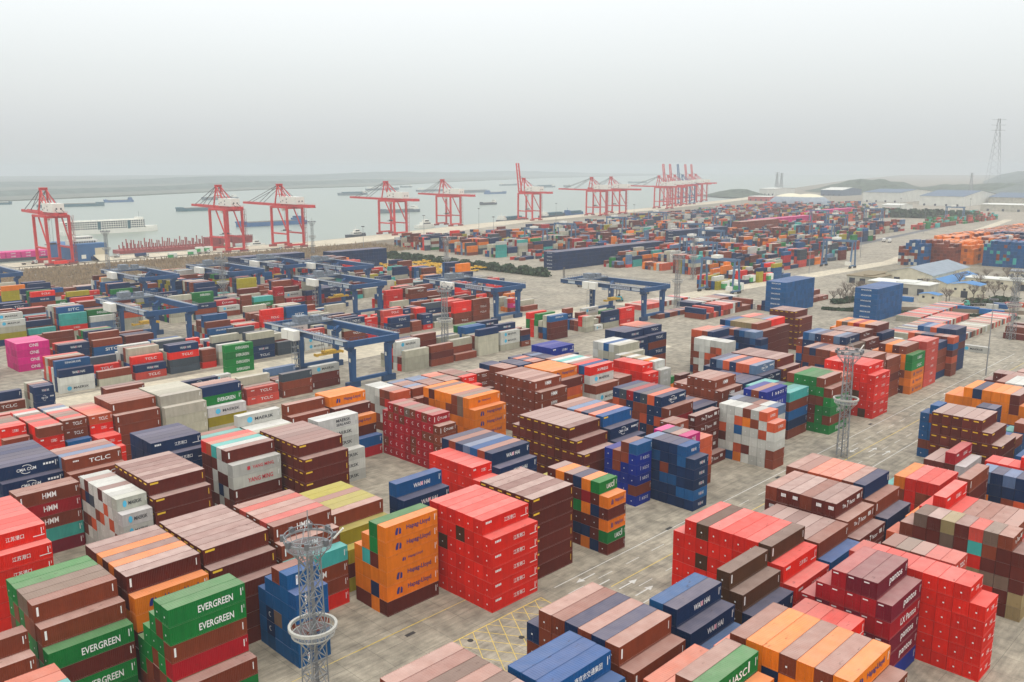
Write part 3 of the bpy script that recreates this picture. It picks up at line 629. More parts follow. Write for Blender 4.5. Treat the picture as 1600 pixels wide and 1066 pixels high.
# ============================================================ a container in parts
def corrugated(mb, length, z0, z1, place, pitch=0.28, amp=0.036, axis='x'):
    """trapezoid ribs running upright; place(s, out, z) -> point"""
    n = max(1, int(length / pitch)); p = length / n; pts = []
    for j in range(n):
        s0 = j * p
        pts += [(s0, 0), (s0 + p * .26, 0), (s0 + p * .5, -amp), (s0 + p * .76, -amp)]
    pts.append((length, 0))
    i = len(mb.v)
    for s_, o_ in pts: mb.v += [place(s_, o_, z0), place(s_, o_, z1)]
    for j in range(len(pts) - 1):
        a = i + 2 * j; mb.f.append((a, a + 2, a + 3, a + 1)); mb.m.append(0)
def container_meshes(L):
    ln = L40 if L == 40 else L20; h = (H40 if L == 40 else H20) - 0.04; hw = W / 2 - .022; hl = ln / 2 - .01
    b = MB()
    for sx in (-1, 1):
        for sy in (-1, 1):
            x = sx * (hl - .08); y = sy * (hw - .08); b.box(x - .08, y - .08, 0, x + .08, y + .08, h)
    for sy in (-1, 1):
        y0, y1 = sorted((sy * hw * .999, sy * (hw - .07)))
        b.box(-hl + .16, y0, 0, hl - .16, y1, .16); b.box(-hl + .16, y0, h - .12, hl - .16, y1, h - .002)
        corrugated(b, 2 * hl - .32, .16, h - .12, (lambda s_, o_, z, sy=sy: (-hl + .16 + s_, sy * (hw - .012 + o_), z)))
    for sx in (1,):
        b.box(hl - .1, -hw + .16, 0, hl * .9999, hw - .16, .16); b.box(hl - .1, -hw + .16, h - .12, hl * .9999, hw - .16, h - .002)
        corrugated(b, 2 * hw - .32, .16, h - .12, (lambda s_, o_, z: (hl - .015 + o_, -hw + .16 + s_, z)))
    r = MB(); n = int((ln - .3) / .42); p = (ln - .3) / n; i0 = len(r.v); pts = []
    for j in range(n):
        s0 = -hl + .15 + j * p; pts += [(s0, 0), (s0 + p * .3, 0), (s0 + p * .45, -.022), (s0 + p * .85, -.022)]
    pts.append((hl - .15, 0))
    for s_, o_ in pts: r.v += [(s_, -hw + .07, h - .006 + o_), (s_, hw - .07, h - .006 + o_)]
    for j in range(len(pts) - 1): a = i0 + 2 * j; r.f.append((a, a + 2, a + 3, a + 1)); r.m.append(0)
    r.quad([(-hl, -hw, h), (-hl + .15, -hw, h), (-hl + .15, hw, h), (-hl, hw, h)]); r.quad([(hl - .15, -hw, h), (hl, -hw, h), (hl, hw, h), (hl - .15, hw, h)])
    for sy in (-1, 1):
        y0, y1 = sorted((sy * hw, sy * (hw - .07))); r.quad([(-hl + .15, y0, h), (hl - .15, y0, h), (hl - .15, y1, h), (-hl + .15, y1, h)])
    d = MB(); d.box(-hl, -hw + .16, 0, -hl + .09, hw - .16, .15); d.box(-hl, -hw + .16, h - .11, -hl + .09, hw - .16, h - .003)
    for s0, s1 in ((-hw + .16, -.012), (.012, hw - .16)):
        nn = 5; hh = (h - .26) / nn
        for j in range(nn):
            z0 = .15 + j * hh
            d.quad([(-hl + .035, s1, z0), (-hl + .035, s0, z0), (-hl + .035, s0, z0 + hh * .8), (-hl + .035, s1, z0 + hh * .8)])
            d.quad([(-hl + .035, s1, z0 + hh * .8), (-hl + .035, s0, z0 + hh * .8), (-hl + .06, s0, z0 + hh * .9), (-hl + .06, s1, z0 + hh * .9)])
            d.quad([(-hl + .06, s1, z0 + hh * .9), (-hl + .06, s0, z0 + hh * .9), (-hl + .035, s0, z0 + hh), (-hl + .035, s1, z0 + hh)])
    rods = MB()
    for yy in (-.85, -.32, .32, .85):
        rods.box(-hl - .012, yy - .022, .1, -hl + .03, yy + .022, h - .06)
        rods.box(-hl - .02, yy - .05, 1.0, -hl - .008, yy + .05, 1.12)
    M = [M_BODY]
    return b.mesh('body', M), r.mesh('roof', [M_ROOF]), d.mesh('door', M), rods.mesh('locking_rods', M)
CM = {40: container_meshes(40), 20: container_meshes(20)}
_lm = {}
def letter_mesh(L, side, end):
    key = (L, side, end)
    if key in _lm: return _lm[key]
    ln = L40 if L == 40 else L20; h = H40 if L == 40 else H20
    V = []; F = []; MI = []; mats_ = []
    def add(g, cx, cz, wd, ht, ink, kind):
        v, f = glyph(g)
        if not len(v): return
        m = INKS[ink]
        if m not in mats_: mats_.append(m)
        i = len(V)
        for a, b_ in v:
            if kind == 's': V.append((-ln / 2 + (cx + a * wd) * ln, -W / 2 - .004, (cz + b_ * ht) * h))
            else: V.append((-ln / 2 - .026, W / 2 - (cx + a * wd) * W, (cz + b_ * ht) * h))
        for p in f: F.append(tuple(i + j for j in p)); MI.append(mats_.index(m))
    if side:
        for q_ in LOGO[side]: add(*q_, 's')
        if side not in ('id', 'v', 'TX', 'LB'):
            for q_ in LOGO['id']: add(*q_, 's')
    if end and end in ENDS: g, cx, cz, wd, ht, ink = ENDS[end]; add(g, cx, cz, wd, ht, ink, 'e')
    if not F: _lm[key] = None; return None
    me = bpy.data.meshes.new('lettering'); me.from_pydata(V, [], F)
    for m in mats_: me.materials.append(m)
    me.polygons.foreach_set('material_index', MI); me.update()
    _lm[key] = me; return me
ROWS = ['front row', 'second row', 'third row', 'fourth row', 'fifth row', 'sixth row', 'seventh row', 'eighth row', 'ninth row', 'tenth row']
TIER = ['topmost', 'second down', 'third down', 'fourth down', 'fifth down', 'sixth down']
seen = {}
for i in SINGLE:
    b = BOX[i]; b['single'] = True
    o = bpy.data.objects.new('shipping_container', None); C.objects.link(o)
    o.location = (b['x'] + b['dx'] / 2, b['y'] + b['dy'] / 2, b['z'])
    lab = '%s container, %s in the %s, %s' % (NAME[b['c']], TIER[b['t']], ROWS[b['k']], BAYS[b['bay']]['desc'])
    if lab in seen: print('same label', lab)
    seen[lab] = 1
    if len(lab.split()) > 16: print('long', len(lab.split()), lab)
    tag(o, lab, 'container', 'stacked shipping containers')
    base = LIN[b['c']]; f = rnd.uniform(.86, 1.12); g_ = rnd.uniform(.95, 1.05)
    colr = (base[0] * f, base[1] * f * g_, base[2] * f * (2 - g_), DUST.get(b['c'], .15) * rnd.uniform(.7, 1.35))
    for me, nm in zip(CM[b['L']], ('body', 'roof', 'door', 'locking_rods')):
        c = bpy.data.objects.new(nm, me); C.objects.link(c); c.color = colr; c.parent = o
        if nm == 'door': door = c
        if nm == 'locking_rods': c.parent = door
    lm = letter_mesh(b['L'], b['logo'] if b['side'] else None, b['end'])
    if lm: c = bpy.data.objects.new('lettering', lm); C.objects.link(c); c.parent = o

# ============================================================ all the other containers: one mass
V = []; F = []; PC = []
rr = random.Random(3)
def mass_face(pts, col):
    i = len(V); V.extend(pts); F.append(tuple(range(i, i + len(pts)))); PC.append(col)
for i, b in enumerate(BOX):
    if b.get('single'): continue
    base = LIN[b['c']]; f = rr.uniform(.78, 1.18)
    col = (base[0] * f, base[1] * f, base[2] * f, DUST.get(b['c'], .15) * rr.uniform(.7, 1.3))
    g = .03; x0, y0, z0 = b['x'] + g, b['y'] + g, b['z']; x1, y1, z1 = b['x'] + b['dx'] - g, b['y'] + b['dy'] - g, b['z'] + b['h'] - .05
    mass_face([(x0, y0, z0), (x1, y0, z0), (x1, y0, z1), (x0, y0, z1)], col)
    mass_face([(x1, y0, z0), (x1, y1, z0), (x1, y1, z1), (x1, y0, z1)], col)
    mass_face([(x1, y1, z0), (x0, y1, z0), (x0, y1, z1), (x1, y1, z1)], col)
    mass_face([(x0, y1, z0), (x0, y0, z0), (x0, y0, z1), (x0, y1, z1)], col)
    mass_face([(x0, y0, z1), (x1, y0, z1), (x1, y1, z1), (x0, y1, z1)], col)
    dd = dist[i]
    lg = b['logo']
    if lg is None and b['bay'] == -1 and b['side'] is not None and dd < 560:
        lg = {'R': rr.choice(('TC', 'JS')), 'b': rr.choice(('id', 'id', 'TC', 'v')), 'B': rr.choice(('id', 'v', 'id')), 'n': rr.choice(('TC', 'CM', 'WH')), 'g': 'EV', 'm': 'ON', 'o': 'HL',
              'w': 'MK', 'k': rr.choice(('SK', 'SI')), 'r': 'CT', 'P': 'TC', 'G': 'id', 'y': 'id', 'c': 'id'}.get(b['c'], 'id')
        if rr.random() < .25: lg = 'id'
    if dd > 560 and lg not in ('SK', 'ON'): lg = None
    if lg and (b['px'] > 3 or dd > 560):
        for g_, cx, cz, wd, ht, ink in LOGO[lg]:
            if dd > 330 and g_ in ('#vert', '#bars', '#line', '#arc'): continue
            v, f_ = glyph(g_)
            if not len(v): continue
            k0 = len(V); cc = INKCOL[ink][:3] + (0,)
            for a, e_ in v:
                if b['rot']: V.append((x0 - .02, y1 - (cx + a * wd) * b['dy'], z0 + (cz + e_ * ht) * b['h']))
                else: V.append((x0 + (cx + a * wd) * b['dx'], y0 - .02, z0 + (cz + e_ * ht) * b['h']))
            for p in f_: F.append(tuple(k0 + j for j in p)); PC.append(cc)
    if b['bay'] >= 0 and b['end'] and b['px'] > 6 and b['end'] in ENDS:
        g_, cx, cz, wd, ht, ink = ENDS[b['end']]; v, f_ = glyph(g_); k0 = len(V); cc = INKCOL[ink][:3] + (0,)
        for a, e_ in v: V.append((x0 - .02, y1 - (cx + a * wd) * b['dy'], z0 + (cz + e_ * ht) * b['h']))
        for p in f_: F.append(tuple(k0 + j for j in p)); PC.append(cc)
me = bpy.data.meshes.new('container_mass'); me.from_pydata(V, [], F); me.materials.append(M_MASS)
at_ = me.attributes.new('paint', 'FLOAT_COLOR', 'FACE'); at_.data.foreach_set('color', np.array([c[:3] + (1,) for c in PC], np.float32).ravel()); at2 = me.attributes.new('dust', 'FLOAT', 'FACE'); at2.data.foreach_set('value', np.array([c[3] for c in PC], np.float32)); me.update()
o = bpy.data.objects.new('container_mass', me); C.objects.link(o)
tag(o, 'mass of mixed stacked shipping containers filling the yard out to the haze', 'container stacks', kind='stuff')
# ============================================================ ground, water, roads
def ground_material(name, col, col2, slab=None, stain=0.35, rough=0.85):
    m = bpy.data.materials.new(name); m.use_nodes = True; t = m.node_tree; L = t.links; b = t.nodes['Principled BSDF']
    tcn = t.nodes.new('ShaderNodeTexCoord')
    def noise(s, d=6, st=None):
        v = tcn.outputs['Object']
        if st: mm = t.nodes.new('ShaderNodeMapping'); mm.inputs['Scale'].default_value = st; L.new(v, mm.inputs[0]); v = mm.outputs[0]
        n = t.nodes.new('ShaderNodeTexNoise'); n.inputs['Scale'].default_value = s; n.inputs['Detail'].default_value = d; L.new(v, n.inputs['Vector']); return n.outputs[0]
    def ramp(v, a, c, lo, hi):
        r = t.nodes.new('ShaderNodeMapRange'); L.new(v, r.inputs[0])
        for k, x in enumerate((a, c, lo, hi)): r.inputs[k + 1].default_value = x
        return r.outputs[0]
    mx_ = t.nodes.new('ShaderNodeMixRGB'); L.new(ramp(noise(.05), .35, .65, 0, 1), mx_.inputs[0]); mx_.inputs[1].default_value = col; mx_.inputs[2].default_value = col2
    c = mx_.outputs[0]
    for sc_, st, lo in ((.35, (1, 1, 1), 1 - stain), (1.2, (.15, 1.2, 1), 1 - stain * .6), (4, (1, 1, 1), .88)):
        v = t.nodes.new('ShaderNodeVectorMath'); v.operation = 'SCALE'; L.new(c, v.inputs[0]); L.new(ramp(noise(sc_, 6, st), .3, .62, lo, 1.06), v.inputs['Scale']); c = v.outputs[0]
    if slab:
        br = t.nodes.new('ShaderNodeTexBrick'); br.offset = 0.0; br.inputs['Scale'].default_value = 1.0
        br.inputs['Brick Width'].default_value = slab[0]; br.inputs['Row Height'].default_value = slab[1]; br.inputs['Mortar Size'].default_value = .045; br.inputs['Mortar Smooth'].default_value = .3
        br.inputs['Color1'].default_value = (1, 1, 1, 1); br.inputs['Color2'].default_value = (.86, .86, .86, 1); br.inputs['Mortar'].default_value = (.5, .5, .5, 1); br.inputs['Bias'].default_value = 0
        L.new(tcn.outputs['Object'], br.inputs['Vector'])
        mu = t.nodes.new('ShaderNodeMixRGB'); mu.blend_type = 'MULTIPLY'; mu.inputs[0].default_value = 1; L.new(c, mu.inputs[1]); L.new(br.outputs[0], mu.inputs[2]); c = mu.outputs[0]
    L.new(c, b.inputs['Base Color']); b.inputs['Roughness'].default_value = rough
    return m
G_YARD = ground_material('yard_concrete', srgb(172, 162, 142), srgb(150, 142, 124), (6.1, 5.0), .40)
G_PALE = ground_material('pale_concrete', srgb(206, 194, 168), srgb(192, 182, 158), (6, 12), .22)
G_EARTH = ground_material('earth', srgb(128, 120, 98), srgb(142, 134, 116), None, .35)
G_REED = ground_material('reed_bank', srgb(140, 122, 98), srgb(112, 104, 84), None, .5)
G_FAR = ground_material('far_land', srgb(96, 104, 92), srgb(120, 118, 104), None, .4)
G_DARK = ground_material('asphalt', srgb(104, 104, 104), srgb(92, 92, 92), None, .25)
QUAY = [(-3000, 832), (224, 832), (332, 832), (415, 831), (491, 836), (547, 840), (655, 863), (724, 886), (802, 912), (931, 943), (1060, 960), (1351, 1022), (1766, 1116), (2182, 1230), (3200, 1620), (5200, 2300), (9000, 3400)]
land = MB(); land.prism(QUAY + [(9000, -3500), (-3000, -3500)], -7, 0); o = land.build('ground', G_EARTH); tag(o, kind='structure')
far = MB(); far.prism([(695 - 900, 2300), (695, 2515), (1100, 2700), (1725, 3063), (2497, 3281), (3500, 3900), (5200, 4700), (9000, 5600), (9000, 9500), (-3000, 9500), (-3000, 2150)], -7, -2); tag(far.build('far_shore', G_FAR), kind='structure')
wm = bpy.data.materials.new('river_water'); wm.use_nodes = True; t = wm.node_tree; b = t.nodes['Principled BSDF']
b.inputs['Base Color'].default_value = srgb(128, 138, 124); b.inputs['Roughness'].default_value = .28; b.inputs['IOR'].default_value = 1.33
tcn = t.nodes.new('ShaderNodeTexCoord'); n1 = t.nodes.new('ShaderNodeTexNoise'); n1.inputs['Scale'].default_value = .12; n1.inputs['Detail'].default_value = 8
bp = t.nodes.new('ShaderNodeBump'); bp.inputs['Strength'].default_value = .5; bp.inputs['Distance'].default_value = .6
t.links.new(tcn.outputs['Object'], n1.inputs['Vector']); t.links.new(n1.outputs[0], bp.inputs['Height']); t.links.new(bp.outputs[0], b.inputs['Normal'])
wt = MB(); wt.quad([(-3000, -3500, -5), (9000, -3500, -5), (9000, 9500, -5), (-3000, 9500, -5)]); tag(wt.build('river_water', wm), kind='structure')
def sheet(name, poly, z, m, kind='structure'):
    s = MB(); s.quad([(x, y, z) for x, y in poly]); return tag(s.build(name, m), kind=kind)
sheet('yard_pavement', [(-400, -400), (900, -400), (900, 130), (560, 236), (700, 300), (2000, 330), (2000, 900), (760, 880), (560, 700), (480, 620), (200, 600), (-400, 600)], .004, G_YARD)
sheet('service_lane', [(-100, 217), (330, 222), (330, 232), (-100, 228.5)], .008, G_PALE)
sheet('service_lane', [(-100, 299), (400, 304), (400, 328), (-100, 324)], .008, G_PALE)
sheet('service_lane', [(410, 300), (760, 285), (1500, 400), (1500, 412), (760, 300), (410, 318)], .008, G_PALE)
sheet('asphalt_lane', [(560, 346), (1400, 432), (1400, 442), (560, 356)], .008, G_DARK)
sheet('reed_bank', [(-300, 606), (230, 606), (420, 640), (560, 690), (720, 706), (760, 760), (640, 800), (500, 772), (-300, 768)], .008, G_REED)
sheet('quay_deck', [(-300, 768.5), (500, 773), (640, 801), (790, 850), (950, 900), (1350, 975), (1770, 1070), (2180, 1180), (2180, 1228), (1764, 1114), (1350, 1020), (1058, 958), (930, 941), (800, 910), (722, 884), (654, 861), (546, 838), (490, 834), (414, 829), (224, 830), (-300, 830)], .012, G_PALE)
WHT = mat('road_white', srgb(196, 194, 186), .7, noise=.18, nscale=2); YEL = mat('road_yellow', srgb(205, 178, 86), .7, noise=.2, nscale=2)
# painted lines
rl = MB()
def line(mb, x0, y0, x1, y1, wd, z=.016, mi=0):
    a = math.atan2(y1 - y0, x1 - x0); dx, dy = -math.sin(a) * wd / 2, math.cos(a) * wd / 2
    mb.quad([(x0 - dx, y0 - dy, z), (x1 - dx, y1 - dy, z), (x1 + dx, y1 + dy, z), (x0 + dx, y0 + dy, z)], mi)
line(rl, 118, 104.6, 420, 105.6, .22); line(rl, 112, 88.6, 420, 90.2, .22); line(rl, 126, 97.0, 420, 97.4, .2, mi=1)
for u in range(118, 420, 9):
    line(rl, u, 101.0, u + 4.5, 101.0, .16); line(rl, u + 3, 93.3, u + 7.5, 93.3, .16)
for u in (127, 243, 330):
    for v, s in ((102.9, -1), (99.1, -1), (95.3, 1), (91.4, 1)):
        x = u + (0 if s < 0 else 2); line(rl, x - 2.6, v, x + 1.2, v, .32)
        h = x + 1.2 if s > 0 else x - 2.6
        rl.quad([(h, v - .75, .016), (h, v + .75, .016), (h + s * 1.9, v, .016)][::s])
tag(rl.build('road_markings', [WHT, YEL]), kind='structure')
hb = MB(); A, B_, Cc, D = (87, 90), (88.5, 103.8), (113.2, 103.8), (112, 90)
for a, b2_ in ((A, B_), (B_, Cc), (Cc, D), (D, A)): line(hb, *a, *b2_, .22, .017)
for k in range(-6, 14):
    x0 = 87 + k * 3.2
    for s in (1, -1):
        pts = []
        for i in range(60):
            y = 90 + 13.8 * i / 59; x = x0 + s * (y - 90) * .62 + (0 if s > 0 else 8)
            if 87.3 + (y - 90) * .09 < x < 112 + (y - 90) * .08: pts.append((x, y))
        if len(pts) > 4: line(hb, *pts[0], *pts[-1], .14, .018 + (.001 if s > 0 else 0))
for u in (48, 62):
    line(hb, u + 15, 113.2, u + 45, 113.4, .14, .017)
tag(hb.build('yellow_box_markings', YEL), kind='structure')
DK = mat('manhole_iron', srgb(48, 46, 44), .8)
mh = MB()
for (x, y) in (at(735, 1001), at(815, 996)):
    mh.prism([(x + .55 * math.cos(a * .628), y + .55 * math.sin(a * .628)) for a in range(10)], .016, .03)
for (x, y) in (at(641, 991), at(1045, 826), at(1215, 746), at(1360, 663)):
    mh.box(x - 1, y - .4, .016, x + 1, y + .4, .03)
tag(mh.build('drain_covers', DK), kind='structure')
# rails of the gantries
RAIL = mat('rail_steel', srgb(90, 84, 78), .6)
rb = MB()
for v0, sl in ((263, .04), (298, .04), (327, .03), (362, .03), (384, .05), (419, .05), (438, .05), (473, .05), (510, .05), (545, .05)):
    for dv in (-.7, .7): line(rb, 40, v0 + dv + sl * -140, 430, v0 + dv + sl * 250, .16, .02)
    line(rb, 40, v0 - sl * 140 + 2.2, 430, v0 + sl * 250 + 2.2, .5, .0205)
tag(rb.build('crane_rails', RAIL), kind='structure')

# ============================================================ hills and far land
def ridge(name, pts, hgt, width, m, seed, step=22):
    """a wooded ridge: a rounded strip with an uneven top along a line of points"""
    r = random.Random(seed); mb = MB(); P = []
    for (x0, y0), (x1, y1) in zip(pts[:-1], pts[1:]):
        n = max(2, int(math.hypot(x1 - x0, y1 - y0) / step))
        P += [(x0 + (x1 - x0) * i / n, y0 + (y1 - y0) * i / n, i) for i in range(n)]
    N = len(P); rows = 7
    ph = [r.uniform(0, 6) for _ in range(4)]
    for j, (x, y, _) in enumerate(P):
        f = min(1, j / 8, (N - 1 - j) / 8)
        h = hgt * f * (.62 + .2 * math.sin(j * .05 + ph[0]) + .13 * math.sin(j * .17 + ph[1]) + .08 * r.random())
        dx, dy = (P[min(j + 1, N - 1)][0] - P[max(j - 1, 0)][0]), (P[min(j + 1, N - 1)][1] - P[max(j - 1, 0)][1]); l = math.hypot(dx, dy) or 1
        nx, ny = -dy / l, dx / l
        for k in range(rows):
            a = k / (rows - 1); zz = h * math.sin(math.pi * a) ** .7 * (1 + .12 * (r.random() - .5)) if 0 < k < rows - 1 else 0
            mb.v.append((x + nx * width * (a - .5), y + ny * width * (a - .5), zz - 2.2))
    for j in range(N - 1):
        for k in range(rows - 1):
            a = j * rows + k; mb.f.append((a, a + 1, a + rows + 1, a + rows)); mb.m.append(0)
    return tag(mb.build(name, m), kind='structure')
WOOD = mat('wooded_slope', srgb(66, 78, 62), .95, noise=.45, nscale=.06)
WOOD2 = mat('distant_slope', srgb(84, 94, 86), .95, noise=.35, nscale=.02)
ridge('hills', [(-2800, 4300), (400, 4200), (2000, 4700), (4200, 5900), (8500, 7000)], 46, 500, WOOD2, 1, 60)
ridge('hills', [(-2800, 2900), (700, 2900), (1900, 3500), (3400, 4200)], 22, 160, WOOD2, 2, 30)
ridge('hills', [at(1118, 306), at(1196, 305)], 46, 240, WOOD, 3, 14)
ridge('hills', [at(1262, 300), at(1390, 300), at(1480, 302)], 44, 300, WOOD, 4, 18)
ridge('hills', [at(1400, 296), at(1600, 299), at(1760, 300)], 46, 300, WOOD, 5, 18)
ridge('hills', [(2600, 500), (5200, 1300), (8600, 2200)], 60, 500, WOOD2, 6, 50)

# ============================================================ haze
hm = bpy.data.materials.new('haze'); hm.use_nodes = True; t = hm.node_tree; t.nodes.clear()
ho = t.nodes.new('ShaderNodeOutputMaterial'); pv = t.nodes.new('ShaderNodeVolumePrincipled')
pv.inputs['Color'].default_value = (.72, .765, .785, 1); pv.inputs['Density'].default_value = HAZE = 0.00019; pv.inputs['Anisotropy'].default_value = 0.1
t.links.new(pv.outputs[0], ho.inputs['Volume'])
hz = MB(); hz.box(-3100, -3600, -8, 9100, 9600, 105); o = hz.build('haze', hm); tag(o, kind='stuff')

# ============================================================ quay cranes
RED = mat('crane_red', srgb(196, 46, 44), .5, noise=.12, nscale=.2); REDD = mat('crane_red_worn', srgb(150, 60, 54), .6, noise=.2, nscale=.3)
WHTP = mat('white_panel', srgb(222, 220, 208), .55, noise=.05, nscale=.3); DGL = mat('dark_glass', srgb(38, 46, 54), .25)
STEEL = mat('galvanised_steel', srgb(148, 150, 150), .5, .3); CABLE = mat('cable', srgb(66, 60, 60), .6)
BLU = mat('gantry_blue', srgb(4, 66, 112), .5, noise=.12, nscale=.3); BLUD = mat('gantry_blue_worn', srgb(6, 54, 92), .6, noise=.15, nscale=.4)
CBLU = mat('crane_blue', srgb(40, 84, 130), .5, noise=.12, nscale=.2)
def sts(paint, up=False, boom=50, back=13):
    root = empty('quay_crane', (0, 0, 0)); g = 15; bx = 9; H = 41; ap = 62
    for sx in (-1, 1):
        for sy in (-1, 1):
            m = MB(); m.beam((sx * bx, sy * g, 2.4), (sx * bx, sy * g * .98, H), 2.0, 2.0); m.build('leg', paint, root)
            m = MB(); m.box(sx * bx - 4.2, sy * g - .8, 0, sx * bx + 4.2, sy * g + .8, 2.2)
            for k in range(4): m.box(sx * bx - 3.8 + k * 2.1, sy * g - .95, 0, sx * bx - 2.6 + k * 2.1, sy * g + .95, 1.1)
            m.build('bogie', REDD, root)
    for sy in (-1, 1):
        m = MB(); m.beam((-bx, sy * g, 3.0), (bx, sy * g, 3.0), 1.5, 1.8); m.build('sill_beam', paint, root); m = MB(); m.beam((-bx, sy * g, H - 1), (bx, sy * g, H - 1), 1.6, 2.0); m.build('cross_beam', paint, root)
    for sx in (-1, 1):
        m = MB(); m.beam((sx * bx, -g, 14), (sx * bx, g, 14), 1.3, 1.5); m.build('portal_beam', paint, root); m = MB(); m.beam((sx * bx, -g, H - .5), (sx * bx, g, H - .5), 1.5, 1.9); m.build('top_beam', paint, root)
        m = MB(); m.beam((sx * bx, -g, 15), (sx * bx, 2, H - 1), 1.0); m.build('diagonal_brace', paint, root)
    m = MB()
    for sx in (-3.2, 3.2): m.beam((sx, -g - back, H + 1.2), (sx, g + 4, H + 1.2), 1.3, 2.6)
    for k in range(8): yy = -g - back + 1 + k * (2 * g + back) / 8; m.beam((-3.2, yy, H + 1.2), (3.2, yy, H + 1.2), .7)
    m.box(-4.4, -g - back, H - .2, 4.4, -g - back + 5, H + .4)
    for k in range(int(back + 8)): m.beam((4.3, -g - back + k * 2, H + 2.4), (4.3, -g - back + k * 2, H + 3.8), .14)
    m.build('bridge_girder', paint, root)
    m = MB()
    if up: tip = (g + 4 + 45 * math.cos(math.radians(82)), H + 45 * math.sin(math.radians(82)))
    else: tip = (g + boom, H + 1.8)
    ro = (g + 4.2, H + 1.2)
    for sx in (-3.0, 3.0): m.beam((sx, *ro), (sx * .8, *tip), 1.1, 2.2)
    for k in range(9):
        a = k / 8; y = ro[0] + (tip[0] - ro[0]) * a; z = ro[1] + (tip[1] - ro[1]) * a; m.beam((-3, y, z), (3, y, z), .6)
        if k < 8 and not up: m.beam((-3.4, y, z + 1.5), (-3.4, y + 4, z + 1.5), .12); m.beam((-3.4, y, z), (-3.4, y, z + 1.5), .12)
    m.build('boom', paint, root)
    m = MB()
    for sx in (-1, 1):
        m.beam((sx * 4.4, g, H + 1), (sx * 2.2, g - 3, ap), 1.1); m.beam((sx * 4.4, -g + 2, H + 2), (sx * 2.2, g - 3.4, ap), .8)
        m.beam((sx * 4.4, g - 13, H + 2), (sx * 2.2, g - 3.4, ap - 1), .7)
    m.beam((-3.4, g - 3, ap), (3.4, g - 3, ap), 1.6, 1.6); m.box(-3, g - 5, ap + .8, 3, g - 1, ap + 1.6); m.beam((-3.6, g - 1.5, ap - 9), (3.6, g - 1.5, ap - 9), .7)
    m.build('a_frame', paint, root)
    if not up:
        for sx in (-2.6, 2.6):
            m = MB(); m.beam((sx, g - 3, ap), (sx, g + boom * .85, H + 2.6), .38); m.beam((sx, g - 3, ap), (sx, g + boom * .5, H + 2.6), .38); m.beam((sx, g - 3, ap - 1), (sx, -g - 10, H + 2.6), .32); m.build('stay_cable', CABLE, root)
    else:
        m = MB(); m.beam((2.6, g - 3, ap), (2.4, tip[0], tip[1] - 18), .38); m.beam((2.6, g - 3, ap - 1), (2.6, -g - 10, H + 2.6), .32); m.build('stay_cable', CABLE, root)
    m = MB(); m.box(-4.8, -g - back * .35, H + 2.7, 4.8, -g + 19, H + 10); h = m.build('machinery_house', WHTP, root)
    m = MB()
    for y, z in ((-9, 4.5), (-9, 7.5), (-2, 6), (2, 4.6)): m.box(-4.88, y, H + z - .6, -4.8, y + 1.3, H + z + .6)
    for x in (-2, 1.5): m.box(x, -g - back * .35 - .08, H + 5, x + 1.2, -g - back * .35, H + 6.4)
    m.build('window', DGL, h)
    m = MB(); m.box(-3, 2, H - 4.5, -.2, 5, H - 2); m.box(-2.6, 1, H - 2, 2.6, 6, H - .4); m.build('operator_cab', WHTP, root)
    m = MB(); 
    for sx in (-1.2, 1.2): m.beam((sx, 3, 18), (sx, 3, H - 1), .14)
    m.box(-3, 2, 16.4, 3, 4, 17.6); m.box(-6, 2.4, 16, 6, 3.6, 16.5); m.build('spreader', CABLE, root)
    m = MB()                                     # stair tower climbing one landside leg
    for k in range(7):
        z = 4 + k * 5.2; m.box(bx + 1.0, -g - 1.4, z, bx + 3.4, -g + 1.4, z + .25)
        m.beam((bx + 3.2, -g + 1.2, z), (bx + 1.4, -g - 1.2, z + 5.2), .35)
    m.beam((bx + 3.4, -g - 1.4, 2), (bx + 3.4, -g - 1.4, H), .2); m.beam((bx + 3.4, -g + 1.4, 2), (bx + 3.4, -g + 1.4, H), .2)
    m.build('stair_tower', REDD, root)
    return root
red_down = sts(RED); red_up = sts(RED, True, back=30); blue_up = sts(CBLU, True); red_long = sts(RED, False, 68, 32); red_back = sts(RED, False, 47, 36)
CR = [(257, 797, 0, 'red quay crane beside the blue roll-on ship'), (415, 797, 0, 'red quay crane standing between the red rack barge and a moored tug'), (482, 797, 3, 'red quay crane beside the lattice mast on the quay'),
      (660, 852, 3, 'red quay crane behind the white tugboat with the dark mast in front'), (815, 926, 4, 'red quay crane with its boom nearly touching its neighbour, before the raised one'), (985, 932, 1, 'red quay crane with its boom raised upright, standing apart')]
first = {0: red_down, 1: red_up, 2: blue_up, 3: red_long, 4: red_back}; used = set()
def place_crane(u, v, kind, lab):
    o = first[kind] if kind not in used else copy_tree(first[kind]); used.add(kind)
    o.location = (u, v, 0); tag(o, lab, 'quay crane', 'cranes along the quay'); return o
for c in CR: place_crane(*c)
for (px, py), kind, lab in (((932, 337), 3, 'longer boomed red crane of the hazy overlapping pair'), ((962, 334), 4, 'red crane on the inner side of the hazy overlapping pair'), ((1036, 326), 3, 'hazy red crane with lowered boom before the distant cluster'),
        ((1050, 322), 1, 'faint pink crane with raised boom behind the lowered one'), ((1060, 320), 1, 'faint raised crane in the middle of the distant cluster'), ((1072, 319), 2, 'blue crane with raised boom in the distant cluster'),
        ((1083, 316), 1, 'faint red crane just past the blue one'), ((1092, 314), 1, 'farthest tall crane at the end of the distant cluster')):
    u, v = at(px, py); place_crane(u, v, kind, lab)

